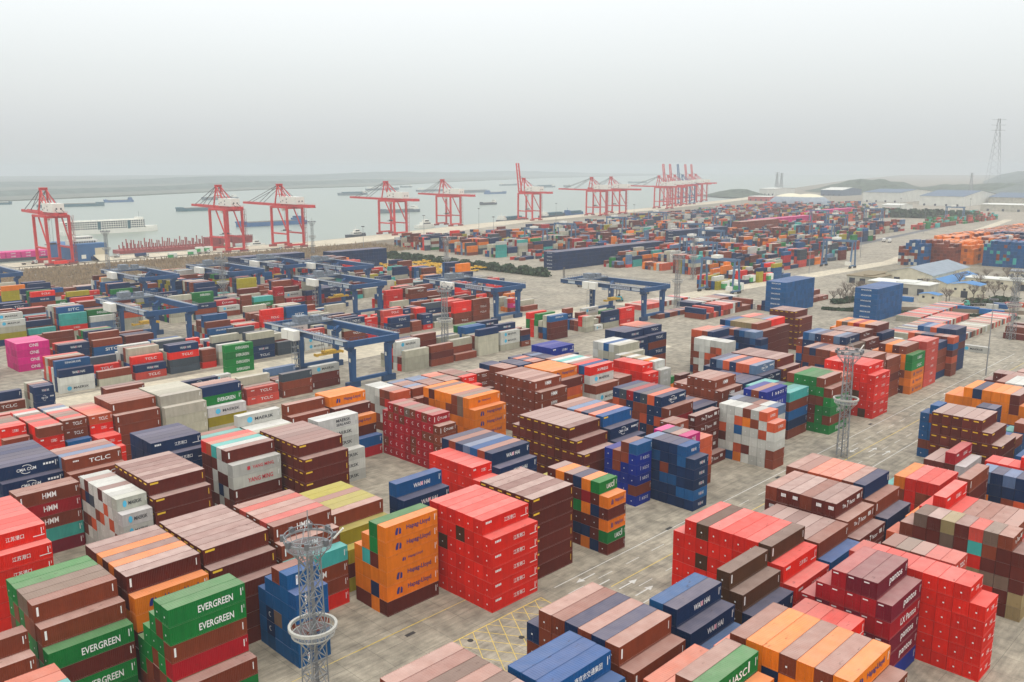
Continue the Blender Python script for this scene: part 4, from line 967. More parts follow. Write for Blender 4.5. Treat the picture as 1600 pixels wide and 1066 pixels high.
# ============================================================ rail mounted yard gantries
def rmg():
    root = empty('yard_gantry', (0, 0, 0)); T = 18.2
    for sx in (-1, 1):
        m = MB(); m.beam((sx * 11, -2, T - 1.2), (sx * 11, 55, T - 1.2), 1.5, 2.4); gd = m.build('main_girder', BLU, root)
        m = MB()
        for k in range(29):
            y = -2 + k * 2; m.beam((sx * 12.4, y, T), (sx * 12.4, y, T + 1.15), .09)
        m.beam((sx * 12.4, -2, T + 1.15), (sx * 12.4, 55, T + 1.15), .09); m.beam((sx * 12.4, -2, T + .6), (sx * 12.4, 55, T + .6), .07)
        m.box(sx * 12.0 - .8, -2, T - .1, sx * 12.0 + .8, 55, T + .02); m.build('walkway_railing', STEEL, gd)
        for y in (0, 35):
            m = MB(); m.beam((sx * 8.25, y, 2.4), (sx * 8.25, y, T - 3.6), 2.0, 1.6, w2=2.5); m.beam((sx * 8.25, y, T - 3.9), (sx * 10.6, y, T - 2.4), 1.9, 2.2); m.build('leg', BLU, root)
            m = MB(); m.box(sx * 8.25 - 3, y - .7, 0, sx * 8.25 + 3, y + .7, 2.3); m.build('bogie', BLUD, root)
            m = MB(); m.quad([(sx * 8.25 - .5, y - .86, 9.8), (sx * 8.25 + .5, y - .86, 9.8), (sx * 8.25 + .5, y - .86, 11.2), (sx * 8.25 - .5, y - .86, 11.2)]); m.quad([(sx * 8.25 - 1.13, y + .5, 9.8), (sx * 8.25 - 1.13, y - .5, 9.8), (sx * 8.25 - 1.13, y - .5, 11.2), (sx * 8.25 - 1.13, y + .5, 11.2)]); m.build('number_plate', WHTP, root)
    for y in (-2, 55):
        m = MB(); m.beam((-11.7, y, T - 1.3), (11.7, y, T - 1.3), 1.4, 2.2)
        for k in range(12): m.beam((-11 + k * 2, y - .8, T - .1), (-11 + k * 2, y - .8, T + 1.1), .09)
        m.beam((-11, y - .8, T + 1.1), (11, y - .8, T + 1.1), .09); m.build('end_beam', BLU, root)
    for y in (0, 35):
        m = MB(); m.beam((-8.25, y, 2.8), (8.25, y, 2.8), 1.1, 1.3); m.build('sill_beam', BLU, root)
    for y0 in (27.5, 32.2):
        m = MB(); m.box(-15.6, y0, T - 3.4, -12.9, y0 + 4.3, T + .3); m.build('electrical_house', WHTP, root)
    m = MB(); m.quad([(-11.78, 20, T - 2.0), (-11.78, 7, T - 2.0), (-11.78, 7, T - .5), (-11.78, 20, T - .5)]); m.quad([(-11.78, 5.6, T - 2.0), (-11.78, .4, T - 2.0), (-11.78, .4, T - .5), (-11.78, 5.6, T - .5)])
    m.quad([(-11.78, 50, T - 2.0), (-11.78, 45, T - 2.0), (-11.78, 45, T - .5), (-11.78, 50, T - .5)]); sg = m.build('sign_board', mat('sign_white', srgb(196, 208, 214), .6), root)
    v, f = glyph('\u5357\u4eac\u6e2f\u9f99\u6f6d\u96c6\u88c5\u7bb1'); m = MB()
    m.v = [(-11.80, 13.5 - a * 12, T - 1.25 + b_ * 1.0) for a, b_ in v]; m.f = list(f); m.m = [0] * len(f); m.build('lettering', INKS['n'], sg)
    tr = empty('trolley', (0, 0, 0)); tr.parent = root
    m = MB(); m.box(-10.2, 39, T, 10.2, 44.5, T + .8); m.box(-6, 39.6, T + .8, -1, 44, T + 3.4); m.box(1.5, 40, T + .8, 5.5, 43, T + 2.8)
    for k in range(9): m.beam((-9.8 + k * 2.4, 39, T + .8), (-9.8 + k * 2.4, 39, T + 2), .1); m.beam((-9.8 + k * 2.4, 44.5, T + .8), (-9.8 + k * 2.4, 44.5, T + 2), .1)
    m.beam((-9.8, 39, T + 2), (9.8, 39, T + 2), .1); m.beam((-9.8, 44.5, T + 2), (9.8, 44.5, T + 2), .1)
    m.build('trolley_frame', mat('machinery_grey', srgb(112, 120, 128), .6, noise=.3, nscale=1), tr)
    m = MB(); m.box(-2.8, 26.5, 8.1, 2.8, 28.9, 9.0); m.box(-6.1, 26.6, 7.4, 6.1, 27.0, 7.9); m.box(-6.1, 28.4, 7.4, 6.1, 28.8, 7.9)
    for sx in (-5.9, 5.9): m.box(sx - .3, 26.4, 7.2, sx + .3, 29, 8.2)
    sp_ = m.build('spreader', mat('spreader_yellow', srgb(190, 150, 40), .6, noise=.3, nscale=1.5), root)
    m = MB()
    for sx in (-2.4, 2.4):
        for y in (26.9, 28.5): m.beam((sx, y, 9), (sx * 1.3, y, T - .2), .12)
    m.build('hoist_rope', CABLE, sp_)
    m = MB(); m.box(-3.2, 30.2, T - 5.2, -.8, 32.6, T - 2.6); m.build('operator_cab', mat('cab_grey', srgb(170, 180, 186), .5), root)
    m = MB()
    for k in range(6):
        z = 1 + k * 2.4; m.box(-11.6, 34.2, z, -9.4, 36.2, z + .12); m.beam((-11.4, 34.3, z), (-9.6, 36, z + 2.4), .25)
    for x in (-11.6, -9.4):
        for y in (34.2, 36.2): m.beam((x, y, 0), (x, y, T - 3), .12)
    m.build('stair_tower', STEEL, root)
    return root
g0 = rmg()
GN = [(191.5, 263, 'blue yard gantry closest to the green lettered wall of containers'), (383, 271, 'blue yard gantry beside the open equipment area with yellow spreader'), (328.5, 327, 'blue yard gantry with white boxes behind the thin lattice mast'),
      (284, 391, 'blue yard gantry beside the rows of yellow trailers'), (169.5, 383, 'blue yard gantry over rust brown stacks beside the magenta wall')]
for i, (u, v, lab) in enumerate(GN):
    o = g0 if i == 0 else copy_tree(g0); o.location = (u, v, 0); tag(o, lab, 'yard gantry', 'blue gantries over the container blocks')
for (px, py), lab in (((33, 425), 'blue gantry at the edge of the yard near the reed bank'), ((278, 428), 'blue gantry beside the orange topped block on the bank'), ((411, 420), 'blue gantry in front of the second red crane'), ((492, 410), 'blue gantry before the tall navy row'), ((582, 413), 'small blue gantry behind the yellow trailers')):
    u, v = at(px, py, 18.2); o = copy_tree(g0); o.location = (u - 11, v + 2, 0); tag(o, lab, 'yard gantry', 'blue gantries over the container blocks')

# rubber tyred portals of the second yard
PBL = mat('portal_blue', srgb(70, 104, 136), .5, noise=.1, nscale=.3)
def rtg():
    root = empty('tyred_gantry', (0, 0, 0)); T = 21
    for y in (0, 24):
        for x in (-4.5, 4.5):
            m = MB(); m.beam((x, y, 1.8), (x * .55, y, T), 1.0, 1.0); m.build('leg', PBL, root)
            m = MB(); m.beam((x - 1.1, y - .5, .8), (x - 1.1, y + .5, .8), 1.6, n=12); m.beam((x + 1.1, y - .5, .8), (x + 1.1, y + .5, .8), 1.6, n=12); m.build('wheel', DK, root)
        m = MB(); m.beam((-5.6, y, 2.0), (5.6, y, 2.0), .9, 1.0); m.build('sill_beam', PBL, root)
    for x in (-2.6, 2.6):
        m = MB(); m.beam((x, -1, T + .6), (x, 25, T + .6), .9, 1.5); m.build('main_girder', PBL, root)
    m = MB(); m.box(-3.4, 12, T + 1.3, 3.4, 17, T + 3.2); m.box(-3, 18, T - 3, -.6, 20.4, T - .4); m.build('trolley', WHTP, root)
    m = MB(); m.box(-6.6, -.6, 2.6, -4.9, 3.4, 5.4); m.build('power_unit', WHTP, root)
    return root
r0 = rtg(); RT = [(692, 297), (497, 288)] + [(570 + 30, 370), (640, 403), (720, 436), (790, 502), (880, 403), (960, 568), (1060, 469), (1150, 535), (700, 601), (830, 634), (960, 667), (620, 568), (1250, 502), (1380, 436)]
RL = ['portal straddling an empty lane behind the blue containers', 'portal beside the white and green hopper boxes', 'portal over the first block past the hedge', 'portal over the second block past the hedge', 'portal between the two long navy rows', 'portal beside the second long navy row',
      'portal in the middle of the hazy block field', 'portal behind the long maroon row', 'portal before the first long magenta row', 'portal between the two long magenta rows', 'portal near the quay behind the fifth crane', 'portal near the quay before the raised crane',
      'portal by the quay below the hazy crane pair', 'portal at the quay end of the hedge', 'portal past the second long magenta row', 'farthest portal before the dark trees']
for i, ((u, v), lb) in enumerate(zip(RT, RL)):
    o = r0 if i == 0 else copy_tree(r0); o.location = (u, v - (2.3 if i > 1 else 0), 0); tag(o, 'grey blue tyred ' + lb, 'gantry crane', 'tyred gantries of the far yard')

# ============================================================ lattice floodlight masts
GAL = mat('mast_steel', srgb(140, 142, 142), .55, .35, noise=.12, nscale=1)
def mast(H=30.0):
    root = empty('floodlight_mast', (0, 0, 0)); s = 1.05; f = .24
    m = MB(); C4 = [(-s, -s), (s, -s), (s, s), (-s, s)]; n = 12
    def col(c, z):
        k = 1 + .35 * (1 - z / H); return (c[0] * k, c[1] * k, z)
    for c in C4: m.beam(col(c, 0), col(c, H - 1), f * .8, n=6)
    for k in range(n):
        z0, z1 = (H - 1) * k / n, (H - 1) * (k + 1) / n
        for j in range(4):
            a, b_ = C4[j], C4[(j + 1) % 4]; m.beam(col(a, z0), col(b_, z1), .1); m.beam(col(b_, z0), col(a, z1), .1); m.beam(col(a, z1), col(b_, z1), .1)
    m.build('tower_frame', GAL, root)
    m = MB(); m.beam((.25, .1, 0), (.25, .1, H - 1), .4, n=8)
    for x in (-.55, -.15): m.beam((x, -.5, 0), (x, -.5, H - 1), .07)
    for k in range(50): m.beam((-.55, -.5, k * H / 50), (-.15, -.5, k * H / 50), .05)
    m.build('climbing_shaft', GAL, root)
    for z, R_, nm in ((H, 3.3, 'lamp_ring'), (H * .565, 3.25, 'service_ring')):
        m = MB(); m.ring((0, 0, z), R_, .38 if nm == 'service_ring' else .22, .42 if nm == 'service_ring' else .3); m.ring((0, 0, z - 1.1), R_ * .92, .14, .14)
        if nm == 'lamp_ring': m.ring((0, 0, z + .7), R_, .1, .1)
        for j in range(20):
            a = j * math.pi / 10; m.beam((R_ * math.cos(a), R_ * math.sin(a), z), (R_ * .92 * math.cos(a), R_ * .92 * math.sin(a), z - 1.1), .07)
            if nm == 'lamp_ring': m.beam((R_ * math.cos(a), R_ * math.sin(a), z), (R_ * math.cos(a), R_ * math.sin(a), z + .7), .06)
        for j in range(8):
            a = j * math.pi / 4 + .3; m.beam((R_ * .92 * math.cos(a), R_ * .92 * math.sin(a), z - 1.1), (1.1 * math.cos(a), 1.1 * math.sin(a), z - 3.4), .12)
        rg = m.build(nm, GAL if nm == 'lamp_ring' else mat('ring_pale', srgb(176, 174, 164), .6), root)
        m = MB()
        for j in range(16):
            t0 = j * math.pi / 8; t1 = t0 + math.pi / 8
            m.quad([(1.0 * math.cos(t0), 1.0 * math.sin(t0), z - 1.0), (R_ * .9 * math.cos(t0), R_ * .9 * math.sin(t0), z - 1.0), (R_ * .9 * math.cos(t1), R_ * .9 * math.sin(t1), z - 1.0), (1.0 * math.cos(t1), 1.0 * math.sin(t1), z - 1.0)])
        gm = bpy.data.materials.get('grating')
        if not gm:
            gm = bpy.data.materials.new('grating'); gm.use_nodes = True; gt = gm.node_tree; gb = gt.nodes['Principled BSDF']; gb.inputs['Base Color'].default_value = srgb(120, 124, 126); gb.inputs['Alpha'].default_value = .55
        m.build('grating', gm, rg)
        if nm == 'lamp_ring':
            for j in range(8):
                a = j * math.pi / 4 + .15; c, s_ = math.cos(a), math.sin(a)
                m = MB(); m.box((R_ + .2) * c - .3, (R_ + .2) * s_ - .3, z - .1, (R_ + .2) * c + .3, (R_ + .2) * s_ + .3, z + .75, rz=a); m.beam((R_ * c, R_ * s_, z), ((R_ + .3) * c, (R_ + .3) * s_, z + .3), .12)
                m.build('floodlight', mat('lamp_housing', srgb(96, 98, 100), .4), rg)
    m = MB(); m.beam((0, 0, H - 1), (0, 0, H + 4.2), .14, n=6); m.beam((0, 0, H + 3), (2.6, 1.6, H + .2), .09); m.beam((0, 0, H + 3), (-2.4, -1.8, H + .2), .09); m.build('lightning_rod', GAL, root)
    m = MB(); m.beam((R_ * .7, -R_ * .85, H + .2), (R_ * .95, -R_ * 1.2, H + 1.8), .3, n=6); m.build('loudspeaker', WHTP, root)
    return root
m0 = mast()
m1u = at(482, 842, 30); m3 = at(694, 451, 30); m6 = at(697, 374, 30); m8 = at(1590, 432, 30); m7 = at(1060, 402, 30)
for i, ((u, v), lab) in enumerate(((m1u, 'tall grey lattice mast with two rings rising beside the blue stack'), ((233, 99), 'grey lattice mast with two rings standing on the road before the green stack'), (m3, 'grey lattice mast rising from the container rows beside the third blue gantry'),
        (m6, 'hazy lattice mast behind the yellow trailers'), (at(346, 404, 30), 'grey lattice mast among the stacks before the second red crane'), (at(487, 347, 30), 'lattice mast on the quay beside the third red crane'), (at(164, 362, 30), 'lattice mast on the quay beside the blue ship'),
        (m7, 'pale lattice mast beside the piled portals'), (m8, 'lattice mast among the bare trees'), (at(1085, 372, 30), 'faint lattice mast in the far yard'))):
    o = m0 if i == 0 else copy_tree(m0); o.location = (u, v, 0); o.rotation_euler.z = .5 * i; tag(o, lab, 'light mast', 'lattice floodlight masts')
def pole(H=30):
    root = empty('light_pole', (0, 0, 0)); m = MB(); m.beam((0, 0, 0), (0, 0, H), .55, n=8, w2=.25); m.build('pole', GAL, root)
    m = MB(); m.ring((0, 0, H), 1.5, .3, .5, 10)
    for j in range(8): m.beam((0, 0, H - .6), (1.5 * math.cos(j * .785), 1.5 * math.sin(j * .785), H), .12)
    m.build('lamp_head', mat('lamp_housing', srgb(96, 98, 100), .4), root); return root
p0 = pole()
PO = [(567, 354, 'at the bend of the quay'), (662, 337, 'dark, in front of the fourth red crane'), (748, 326, 'tallest looking, right of the fifth red crane'), (771, 339, 'slim, beside the quay road'), (869, 318, 'beside the raised boom crane'), (991, 320, 'past the hazy pair of cranes'),
      (1160, 300, 'faint, over the far stacks'), (1268, 366, 'before the tyred portal'), (1348, 350, 'behind the tyred portal'), (1408, 310, 'faint, by the far lanes'), (1447, 326, 'dark, behind the orange and blue stacks'), (1298, 304, 'faint, before the domed sheds'),
      (1517, 311, 'faint, before the long white shed'), (1553, 468, 'beside the low storage rows'), (886, 350, 'in the far block field')]
for i, (px, py, lb) in enumerate(PO):
    u, v = at(px, py, 30); o = p0 if i == 0 else copy_tree(p0); o.location = (u, v, 0); tag(o, 'thin grey light pole ' + lb, 'light pole', 'light poles')
# ============================================================ boats on the river
HB = {'blue': mat('hull_blue', srgb(40, 92, 140), .6, noise=.1, nscale=.2), 'grey': mat('hull_grey', srgb(96, 110, 118), .7, noise=.15, nscale=.2), 'dark': mat('hull_dark', srgb(62, 68, 76), .7, noise=.15, nscale=.2),
      'teal': mat('hull_teal', srgb(48, 92, 104), .7, noise=.1, nscale=.2), 'red': mat('hull_red', srgb(150, 66, 62), .7, noise=.2, nscale=.3)}
CARGO = mat('cargo', srgb(116, 110, 98), .9, noise=.3, nscale=.3)
def barge(u, v, Ln, rz, hull, load, lab, flip=1):
    root = empty('river_barge', (u, v, -5), rz, lab, 'barge', 'barges on the river'); B = Ln * .085 + 2.2; h = 3.6 + Ln * .018; x = Ln / 2
    prof = [(-x, -B * .8), (-x * .9, -B), (x * .72, -B), (x * .9, -B * .6), (x, 0), (x * .9, B * .6), (x * .72, B), (-x * .9, B), (-x, B * .8)]
    m = MB(); m.prism(prof, 0, h); m.prism([(x * .78, -B * .8), (x * .92, -B * .5), (x * 1.02, 0), (x * .92, B * .5), (x * .78, B * .8)], h, h + 2.2); m.build('hull', HB[hull], root)
    m = MB(); m.box(-x * .92, -B * .8, h, -x * .70, B * .8, h + 3.4); m.box(-x * .90, -B * .66, h + 3.4, -x * .74, B * .66, h + 6.4); m.beam((-x * .82, 0, h + 6.4), (-x * .82, 0, h + 11), .4); hs = m.build('deckhouse', WHTP if hull != 'blue' else HB['blue'], root)
    m = MB()
    for k in range(5): yy = -B * .55 + k * B * .24; m.box(-x * .74, yy, h + 4.3, -x * .737, yy + B * .16, h + 5.6)
    m.build('window', DGL, hs)
    m = MB(); m.box(-x * .66, -B * .72, h, x * .7, B * .72, h + (2.0 if load else .8))
    if load == 2:
        for k in range(6): m.box(-x * .62 + k * x * .215, -B * .6, h + 2, -x * .62 + k * x * .215 + x * .19, B * .6, h + 4.6)
    m.build('cargo_hold', CARGO if load < 2 else HB['teal'], root)
for (x0, x1, y, hull, load, flip, lab) in ((78, 148, 323, 'teal', 0, 0, 'long grey blue barge sailing behind the first red crane'), (169, 201, 316, 'blue', 0, 1, 'small blue barge between the far shore and the white ship'), (-14, 12, 320, 'teal', 0, 0, 'barge cut by the picture edge'),
        (286, 348, 329, 'teal', 0, 1, 'grey barge behind the second red crane'), (322, 364, 312, 'grey', 1, 1, 'pale barge near the shore above the second crane'), (381, 466, 352, 'blue', 0, 1, 'dark barge with a blue deckhouse between the second and third cranes'),
        (531, 569, 305, 'grey', 2, 1, 'pale laden barge left of the fourth crane tip'), (570, 628, 297, 'grey', 0, 0, 'faint flat barge near the far shore'), (597, 650, 332, 'grey', 0, 1, 'hazy barge seen through the fourth crane'), (652, 705, 299, 'grey', 0, 0, 'faint barge behind the fifth crane boom'),
        (708, 762, 301, 'grey', 1, 0, 'faint laden barge behind the fifth crane'), (759, 791, 303, 'blue', 0, 0, 'blue grey barge before the raised crane'), (750, 774, 320, 'dark', 0, 1, 'small dark barge right of the fifth crane'), (782, 808, 290, 'grey', 0, 0, 'very faint barge near the raised boom'),
        (836, 866, 293, 'grey', 2, 1, 'faint barge past the raised crane'), (880, 891, 292, 'grey', 1, 1, 'tiny faint barge before the crane pair'), (976, 1014, 286, 'grey', 0, 1, 'hardly visible barge far past the crane pair'), (626, 642, 293, 'grey', 0, 1, 'tiny faint barge above the fourth crane')):
    cx, cy = at((x0 + x1) / 2, y, -5); d = cx * .713 + cy * .70
    lat = .713 + ((x0 + x1) / 2 - 800) / FPX * -.70 * 1.0
    Ln = min(150, max(28, (x1 - x0) * d / FPX / .72)); barge(cx, cy, Ln, 0 if not flip else math.pi, hull, load, lab)
# the long white cabin ship
def white_ship():
    cx, cy = at(172, 364, -5); root = empty('passenger_ship', (cx, cy, -5), math.radians(2), 'long white ship with rows of dark windows sailing past the first crane', 'ship'); x = 62
    m = MB(); m.prism([(-x, -9), (x * .8, -9), (x * 1.02, -4), (x * 1.06, 0), (x * 1.02, 4), (x * .8, 9), (-x, 9)], 0, 5); m.prism([(x * .74, -8), (x, -4), (x * 1.05, 0), (x, 4), (x * .74, 8)], 5, 7.5); m.build('hull', WHTP, root)
    m = MB(); m.box(-x * .98, -8.6, 5, x * .70, 8.6, 16.5); m.box(x * .6, -7, 16.5, x * .70, 7, 19.5)
    for k in range(12): m.box(-x * .9 + k * 8, -5, 16.5, -x * .9 + k * 8 + 5, 5, 17.6)
    s_ = m.build('superstructure', WHTP, root)
    m = MB()
    for z in (6.2, 9.0, 11.8, 14.4):
        for k in range(34):
            xx = -x * .95 + k * 3.05; m.box(xx, -8.72, z, xx + 2.1, -8.6, z + 1.7)
    m.build('window', DGL, s_)
    m = MB(); m.box(-x * .3, -8.75, 5.0, -x * .24, -8.6, 16); m.box(x * .33, -8.75, 5.0, x * .39, -8.6, 16); m.build('boarding_door', HB['teal'], s_)
    m = MB(); m.beam((x * .65, 0, 19.5), (x * .65, 0, 27), .4); m.build('mast', STEEL, root)
white_ship()
def roro():
    cx, cy = at(140, 408, 0); root = empty('roll_on_ship', (cx + 2, cy + 14, -5), math.radians(6), 'blue roll-on ship moored stern first with white bridge and open ramp', 'ship')
    m = MB(); m.prism([(-13, -14), (13, -14), (13, 44), (0, 62), (-13, 44)], 0, 18); m.prism([(-13, -14), (13, -14), (13, -4), (-13, -4)], 18, 20); m.build('hull', HB['blue'], root)
    m = MB(); m.box(-11, -2, 18, 11, 12, 22.5); m.box(-8, 0, 22.5, 8, 9, 25.5); m.beam((0, 4, 25.5), (0, 4, 34), .4); m.beam((-6, 6, 25.5), (-6, 6, 29), .3); b_ = m.build('bridge', WHTP, root)
    m = MB()
    for k in range(9): m.box(-10 + k * 2.2, -2.12, 20, -8.6 + k * 2.2, -2, 21.4); m.box(-7.4 + k * 1.7, -.12, 23.4, -6.4 + k * 1.7, 0, 24.8)
    m.build('window', DGL, b_)
    m = MB(); m.quad([(0, -14.2, 10), (12, -14.2, 10), (12, -26, 5.4), (0, -26, 5.4)]); m.quad([(0, -14.2, 9.6), (0, -26, 5.0), (12, -26, 5.0), (12, -14.2, 9.6)]); m.box(2, -14.1, 9, 11, -14.02, 16); m.build('stern_ramp', mat('ramp_cream', srgb(196, 186, 160), .7), root)
    m = MB(); m.ring((-8, -14.2, 9.5), .1, .2, .2, 4); m.prism([(-10.2 + 0, -14.15), (-6.2, -14.15), (-6.2, -14.05), (-10.2, -14.05)], 7.4, 10.8); m.build('funnel_badge', WHTP, root)
roro()
def rack_barge():
    a = at(190, 398, -5); b_ = at(372, 386, -5); cx, cy = (a[0] + b_[0]) / 2, (a[1] + b_[1]) / 2 + 14; Ln = math.hypot(b_[0] - a[0], b_[1] - a[1])
    root = empty('rack_barge', (cx, cy, -5), math.atan2(b_[1] - a[1], b_[0] - a[0]), 'long red barge carrying rows of upright red racks along the quay', 'barge')
    m = MB(); m.box(-Ln / 2, -9, 0, Ln / 2, 9, 3.4); m.build('hull', HB['red'], root)
    for k in range(24):
        m = MB(); xx = -Ln / 2 + 6 + k * (Ln * .72) / 24; hh = 4.5 + (k * 7 % 5) * 1.4
        m.beam((xx, -7, 3.4), (xx, -7, 3.4 + hh), .9); m.beam((xx, 7, 3.4), (xx, 7, 3.4 + hh), .9); m.beam((xx, -7, 4.4), (xx, 7, 4.4), .6); m.build('rack_post', HB['red'], root)
    for k in range(4):
        m = MB(); x0 = Ln * .27 + k * 13; m.box(x0, -8, 3.4, x0 + 10, 8, 11)
        for j in range(6): m.beam((x0 + j * 2, -8.2, 3.4), (x0 + j * 2, -8.2, 12.5), .7)
        m.build('cell_guide', HB['red'], root)
rack_barge()
def pink_barge():
    cx, cy = at(10, 410, -5); root = empty('container_barge', (cx - 20, cy + 14, -5), 0, 'barge stacked with magenta containers moored at the quay edge', 'barge')
    m = MB(); m.box(-60, -10, 0, 62, 10, 3); m.build('hull', HB['dark'], root)
    mg = mat('magenta_paint', LIN['m'], .5); m = MB()
    for k in range(9):
        for j in range(6):
            for t_ in range(2): x0 = -55 + k * 12.8; m.box(x0, -9 + j * 3, 3 + t_ * 2.8, x0 + 12.2, -6.2 + j * 3, 5.7 + t_ * 2.8)
    s_ = m.build('container_load', mg, root)
    v, f = glyph('ONE'); m = MB()
    for k in range(9):
        for t_ in range(2):
            k0 = len(m.v); m.v += [(-49 + k * 12.8 + a * 4, -9.06, 4.4 + t_ * 2.8 + b_ * 1.3) for a, b_ in v]; m.f += [tuple(k0 + q_ for q_ in p) for p in f]; m.m += [0] * len(f)
    m.build('lettering', WHITE, s_)
pink_barge()
def tug(px, py, hull, lab, s=1.0, rz=0.0):
    u, v = at(px, py, -5); root = empty('tugboat', (u, v, -5), rz, lab, 'tugboat', 'small boats by the quay'); root.scale = (s, s, s)
    m = MB(); m.prism([(-12, -3.6), (8, -4), (13, -1.5), (14, 0), (13, 1.5), (8, 4), (-12, 3.6)], 0, 3.4); m.prism([(6, -3.4), (13.5, 0), (6, 3.4)], 3.4, 4.6); m.build('hull', HB[hull] if hull != 'white' else WHTP, root)
    m = MB(); m.box(-5, -3, 3.4, 6, 3, 6.2); m.box(-2, -2.4, 6.2, 4, 2.4, 8.8); m.beam((0, 0, 8.8), (0, 0, 14), .25); b_ = m.build('wheelhouse', WHTP, root)
    m = MB(); m.box(-1.6, -2.5, 7, 3.6, -2.4, 8.2); m.box(-4.6, -3.1, 4.4, 5.6, -3, 5.4); m.build('window', DGL, b_)
tug(556, 371, 'dark', 'dark hulled tugboat moored where the quay bends', 1.1); tug(399, 387, 'white', 'white tugboat moored between the second and third red cranes', .9); tug(664, 356, 'white', 'white tugboat between the fourth and fifth red cranes', 1.3)
def coaster(px, py, Ln, hull, lab):
    u, v = at(px, py, -5); barge(u, v + 12, Ln, math.radians(12), hull, 2, lab)
coaster(808, 348, 70, 'dark', 'dark ship moored below the raised boom crane'); coaster(872, 341, 75, 'dark', 'ship with white house moored past the raised boom crane'); coaster(905, 338, 60, 'blue', 'blue ship moored at the foot of the crane pair')

# ============================================================ vehicles
TIRE = mat('tyre', srgb(34, 34, 34), .9)
def truck(cabm, bodym):
    root = empty('yard_truck', (0, 0, 0))
    m = MB(); m.box(4.2, -1.2, .9, 6.4, 1.2, 3.1); m.box(4.0, -1.1, .7, 6.5, 1.1, .95); cb = m.build('cab', cabm, root)
    m = MB(); m.box(6.38, -1.0, 2.0, 6.44, 1.0, 2.9); m.box(4.9, -1.24, 2.0, 6.0, -1.18, 2.8); m.build('window', DGL, cb)
    m = MB(); m.box(-6.4, -1.2, 1.1, 4.0, 1.2, 1.4); m.build('trailer', RAIL, root)
    if bodym: m = MB(); m.box(-6.3, -1.22, 1.42, 3.6, 1.22, 3.9); m.build('load', bodym, root)
    for x in (5.4, 2.6, -3.6, -5.0):
        for y in (-1.15, 1.15): m = MB(); m.beam((x, y - .2, .5), (x, y + .2, .5), 1.0, n=10); m.build('wheel', TIRE, root)
    return root
TK = [(mat('cab_white', srgb(206, 208, 204), .5), None), (mat('cab_white', srgb(206, 208, 204), .5), mat('load_navy', LIN['n'], .6)), (mat('cab_teal', srgb(70, 170, 150), .5), None), (mat('cab_white', srgb(206, 208, 204), .5), mat('load_white', srgb(214, 214, 206), .6)), (mat('cab_red', srgb(190, 50, 40), .5), mat('load_red', LIN['R'], .6))]
kinds = [truck(*a) for a in TK]; used_t = set()
for (px, py, k, rz, lab) in ((46, 413, 0, .1, 'white cabbed flatbed truck below the first crane'), (98, 415, 4, .05, 'red loaded truck at the foot of the first crane'), (176, 403, 0, .1, 'empty flatbed truck on the quay beside the lattice mast'), (222, 402, 1, .1, 'truck with navy load behind the red racks'), (318, 396, 0, .1, 'flatbed truck beside the green hopper'),
        (155, 407, 1, .1, 'truck with navy load on the quay by the ship ramp'), (432, 391, 0, .2, 'flatbed truck below the third crane'), (1381, 366 + 12, 3, .3, 'white trailer crossing the open lanes'), (1390, 379, 3, .3, 'second white trailer crossing the open lanes, in front'), (640, 373, 1, .2, 'truck beside the fourth crane'),
        (1108, 452, 0, .4, 'white truck beside the hopper boxes'), (905, 447, 2, .8, 'teal truck behind the fifth gantry'), (768, 443, 2, .5, 'teal truck on the open paving by the hedge'), (1011, 458, 1, .6, 'truck with navy load behind the fifth gantry'), (1525, 478, 2, 2.4, 'teal truck parked beside the short blue containers')):
    u, v = at(px, py); o = kinds[k] if k not in used_t else copy_tree(kinds[k]); used_t.add(k); o.location = (u, v, 0); o.rotation_euler.z = rz; tag(o, lab, 'truck', 'trucks on the quay and yard')
def stacker():
    root = empty('reach_stacker', (0, 0, 0)); m = MB(); m.box(-4, -1.8, .9, 3.4, 1.8, 2.2); m.box(-4, -1.4, 2.2, -1.6, 1.4, 3.0); m.build('chassis', mat('stacker_teal', srgb(40, 130, 140), .5), root)
    m = MB(); m.box(-.8, -.7, 2.2, 1.0, .7, 4.0); m.build('cab', DGL, root)
    m = MB(); m.beam((3.6, -.9, .5), (3.6, -.9, 11), .4); m.beam((3.6, .9, .5), (3.6, .9, 11), .4); m.beam((3.6, -.9, 10.8), (3.6, .9, 10.8), .4); m.beam((3.6, -.9, 6), (3.6, .9, 6), .3); m.build('lifting_mast', RAIL, root)
    m = MB(); m.box(3.8, -3.2, 1.4, 4.3, 3.2, 1.9); m.build('spreader', mat('spreader_yellow', srgb(190, 150, 40), .6), root)
    for x in (-3, 2.4):
        for y in (-1.8, 1.8): m = MB(); m.beam((x, y - .35, .8), (x, y + .35, .8), 1.6, n=12); m.build('wheel', TIRE, root)
    return root
s0 = stacker()
for i, (px, py, lab) in enumerate(((967, 470, 'teal lift truck with tall mast between the legs of the fifth gantry'), (888, 443, 'teal lift truck with tall mast before the long navy row'))):
    u, v = at(px, py); o = s0 if i == 0 else copy_tree(s0); o.location = (u, v, 0); o.rotation_euler.z = .8 + i; tag(o, lab, 'lift truck', 'lift trucks with tall masts')
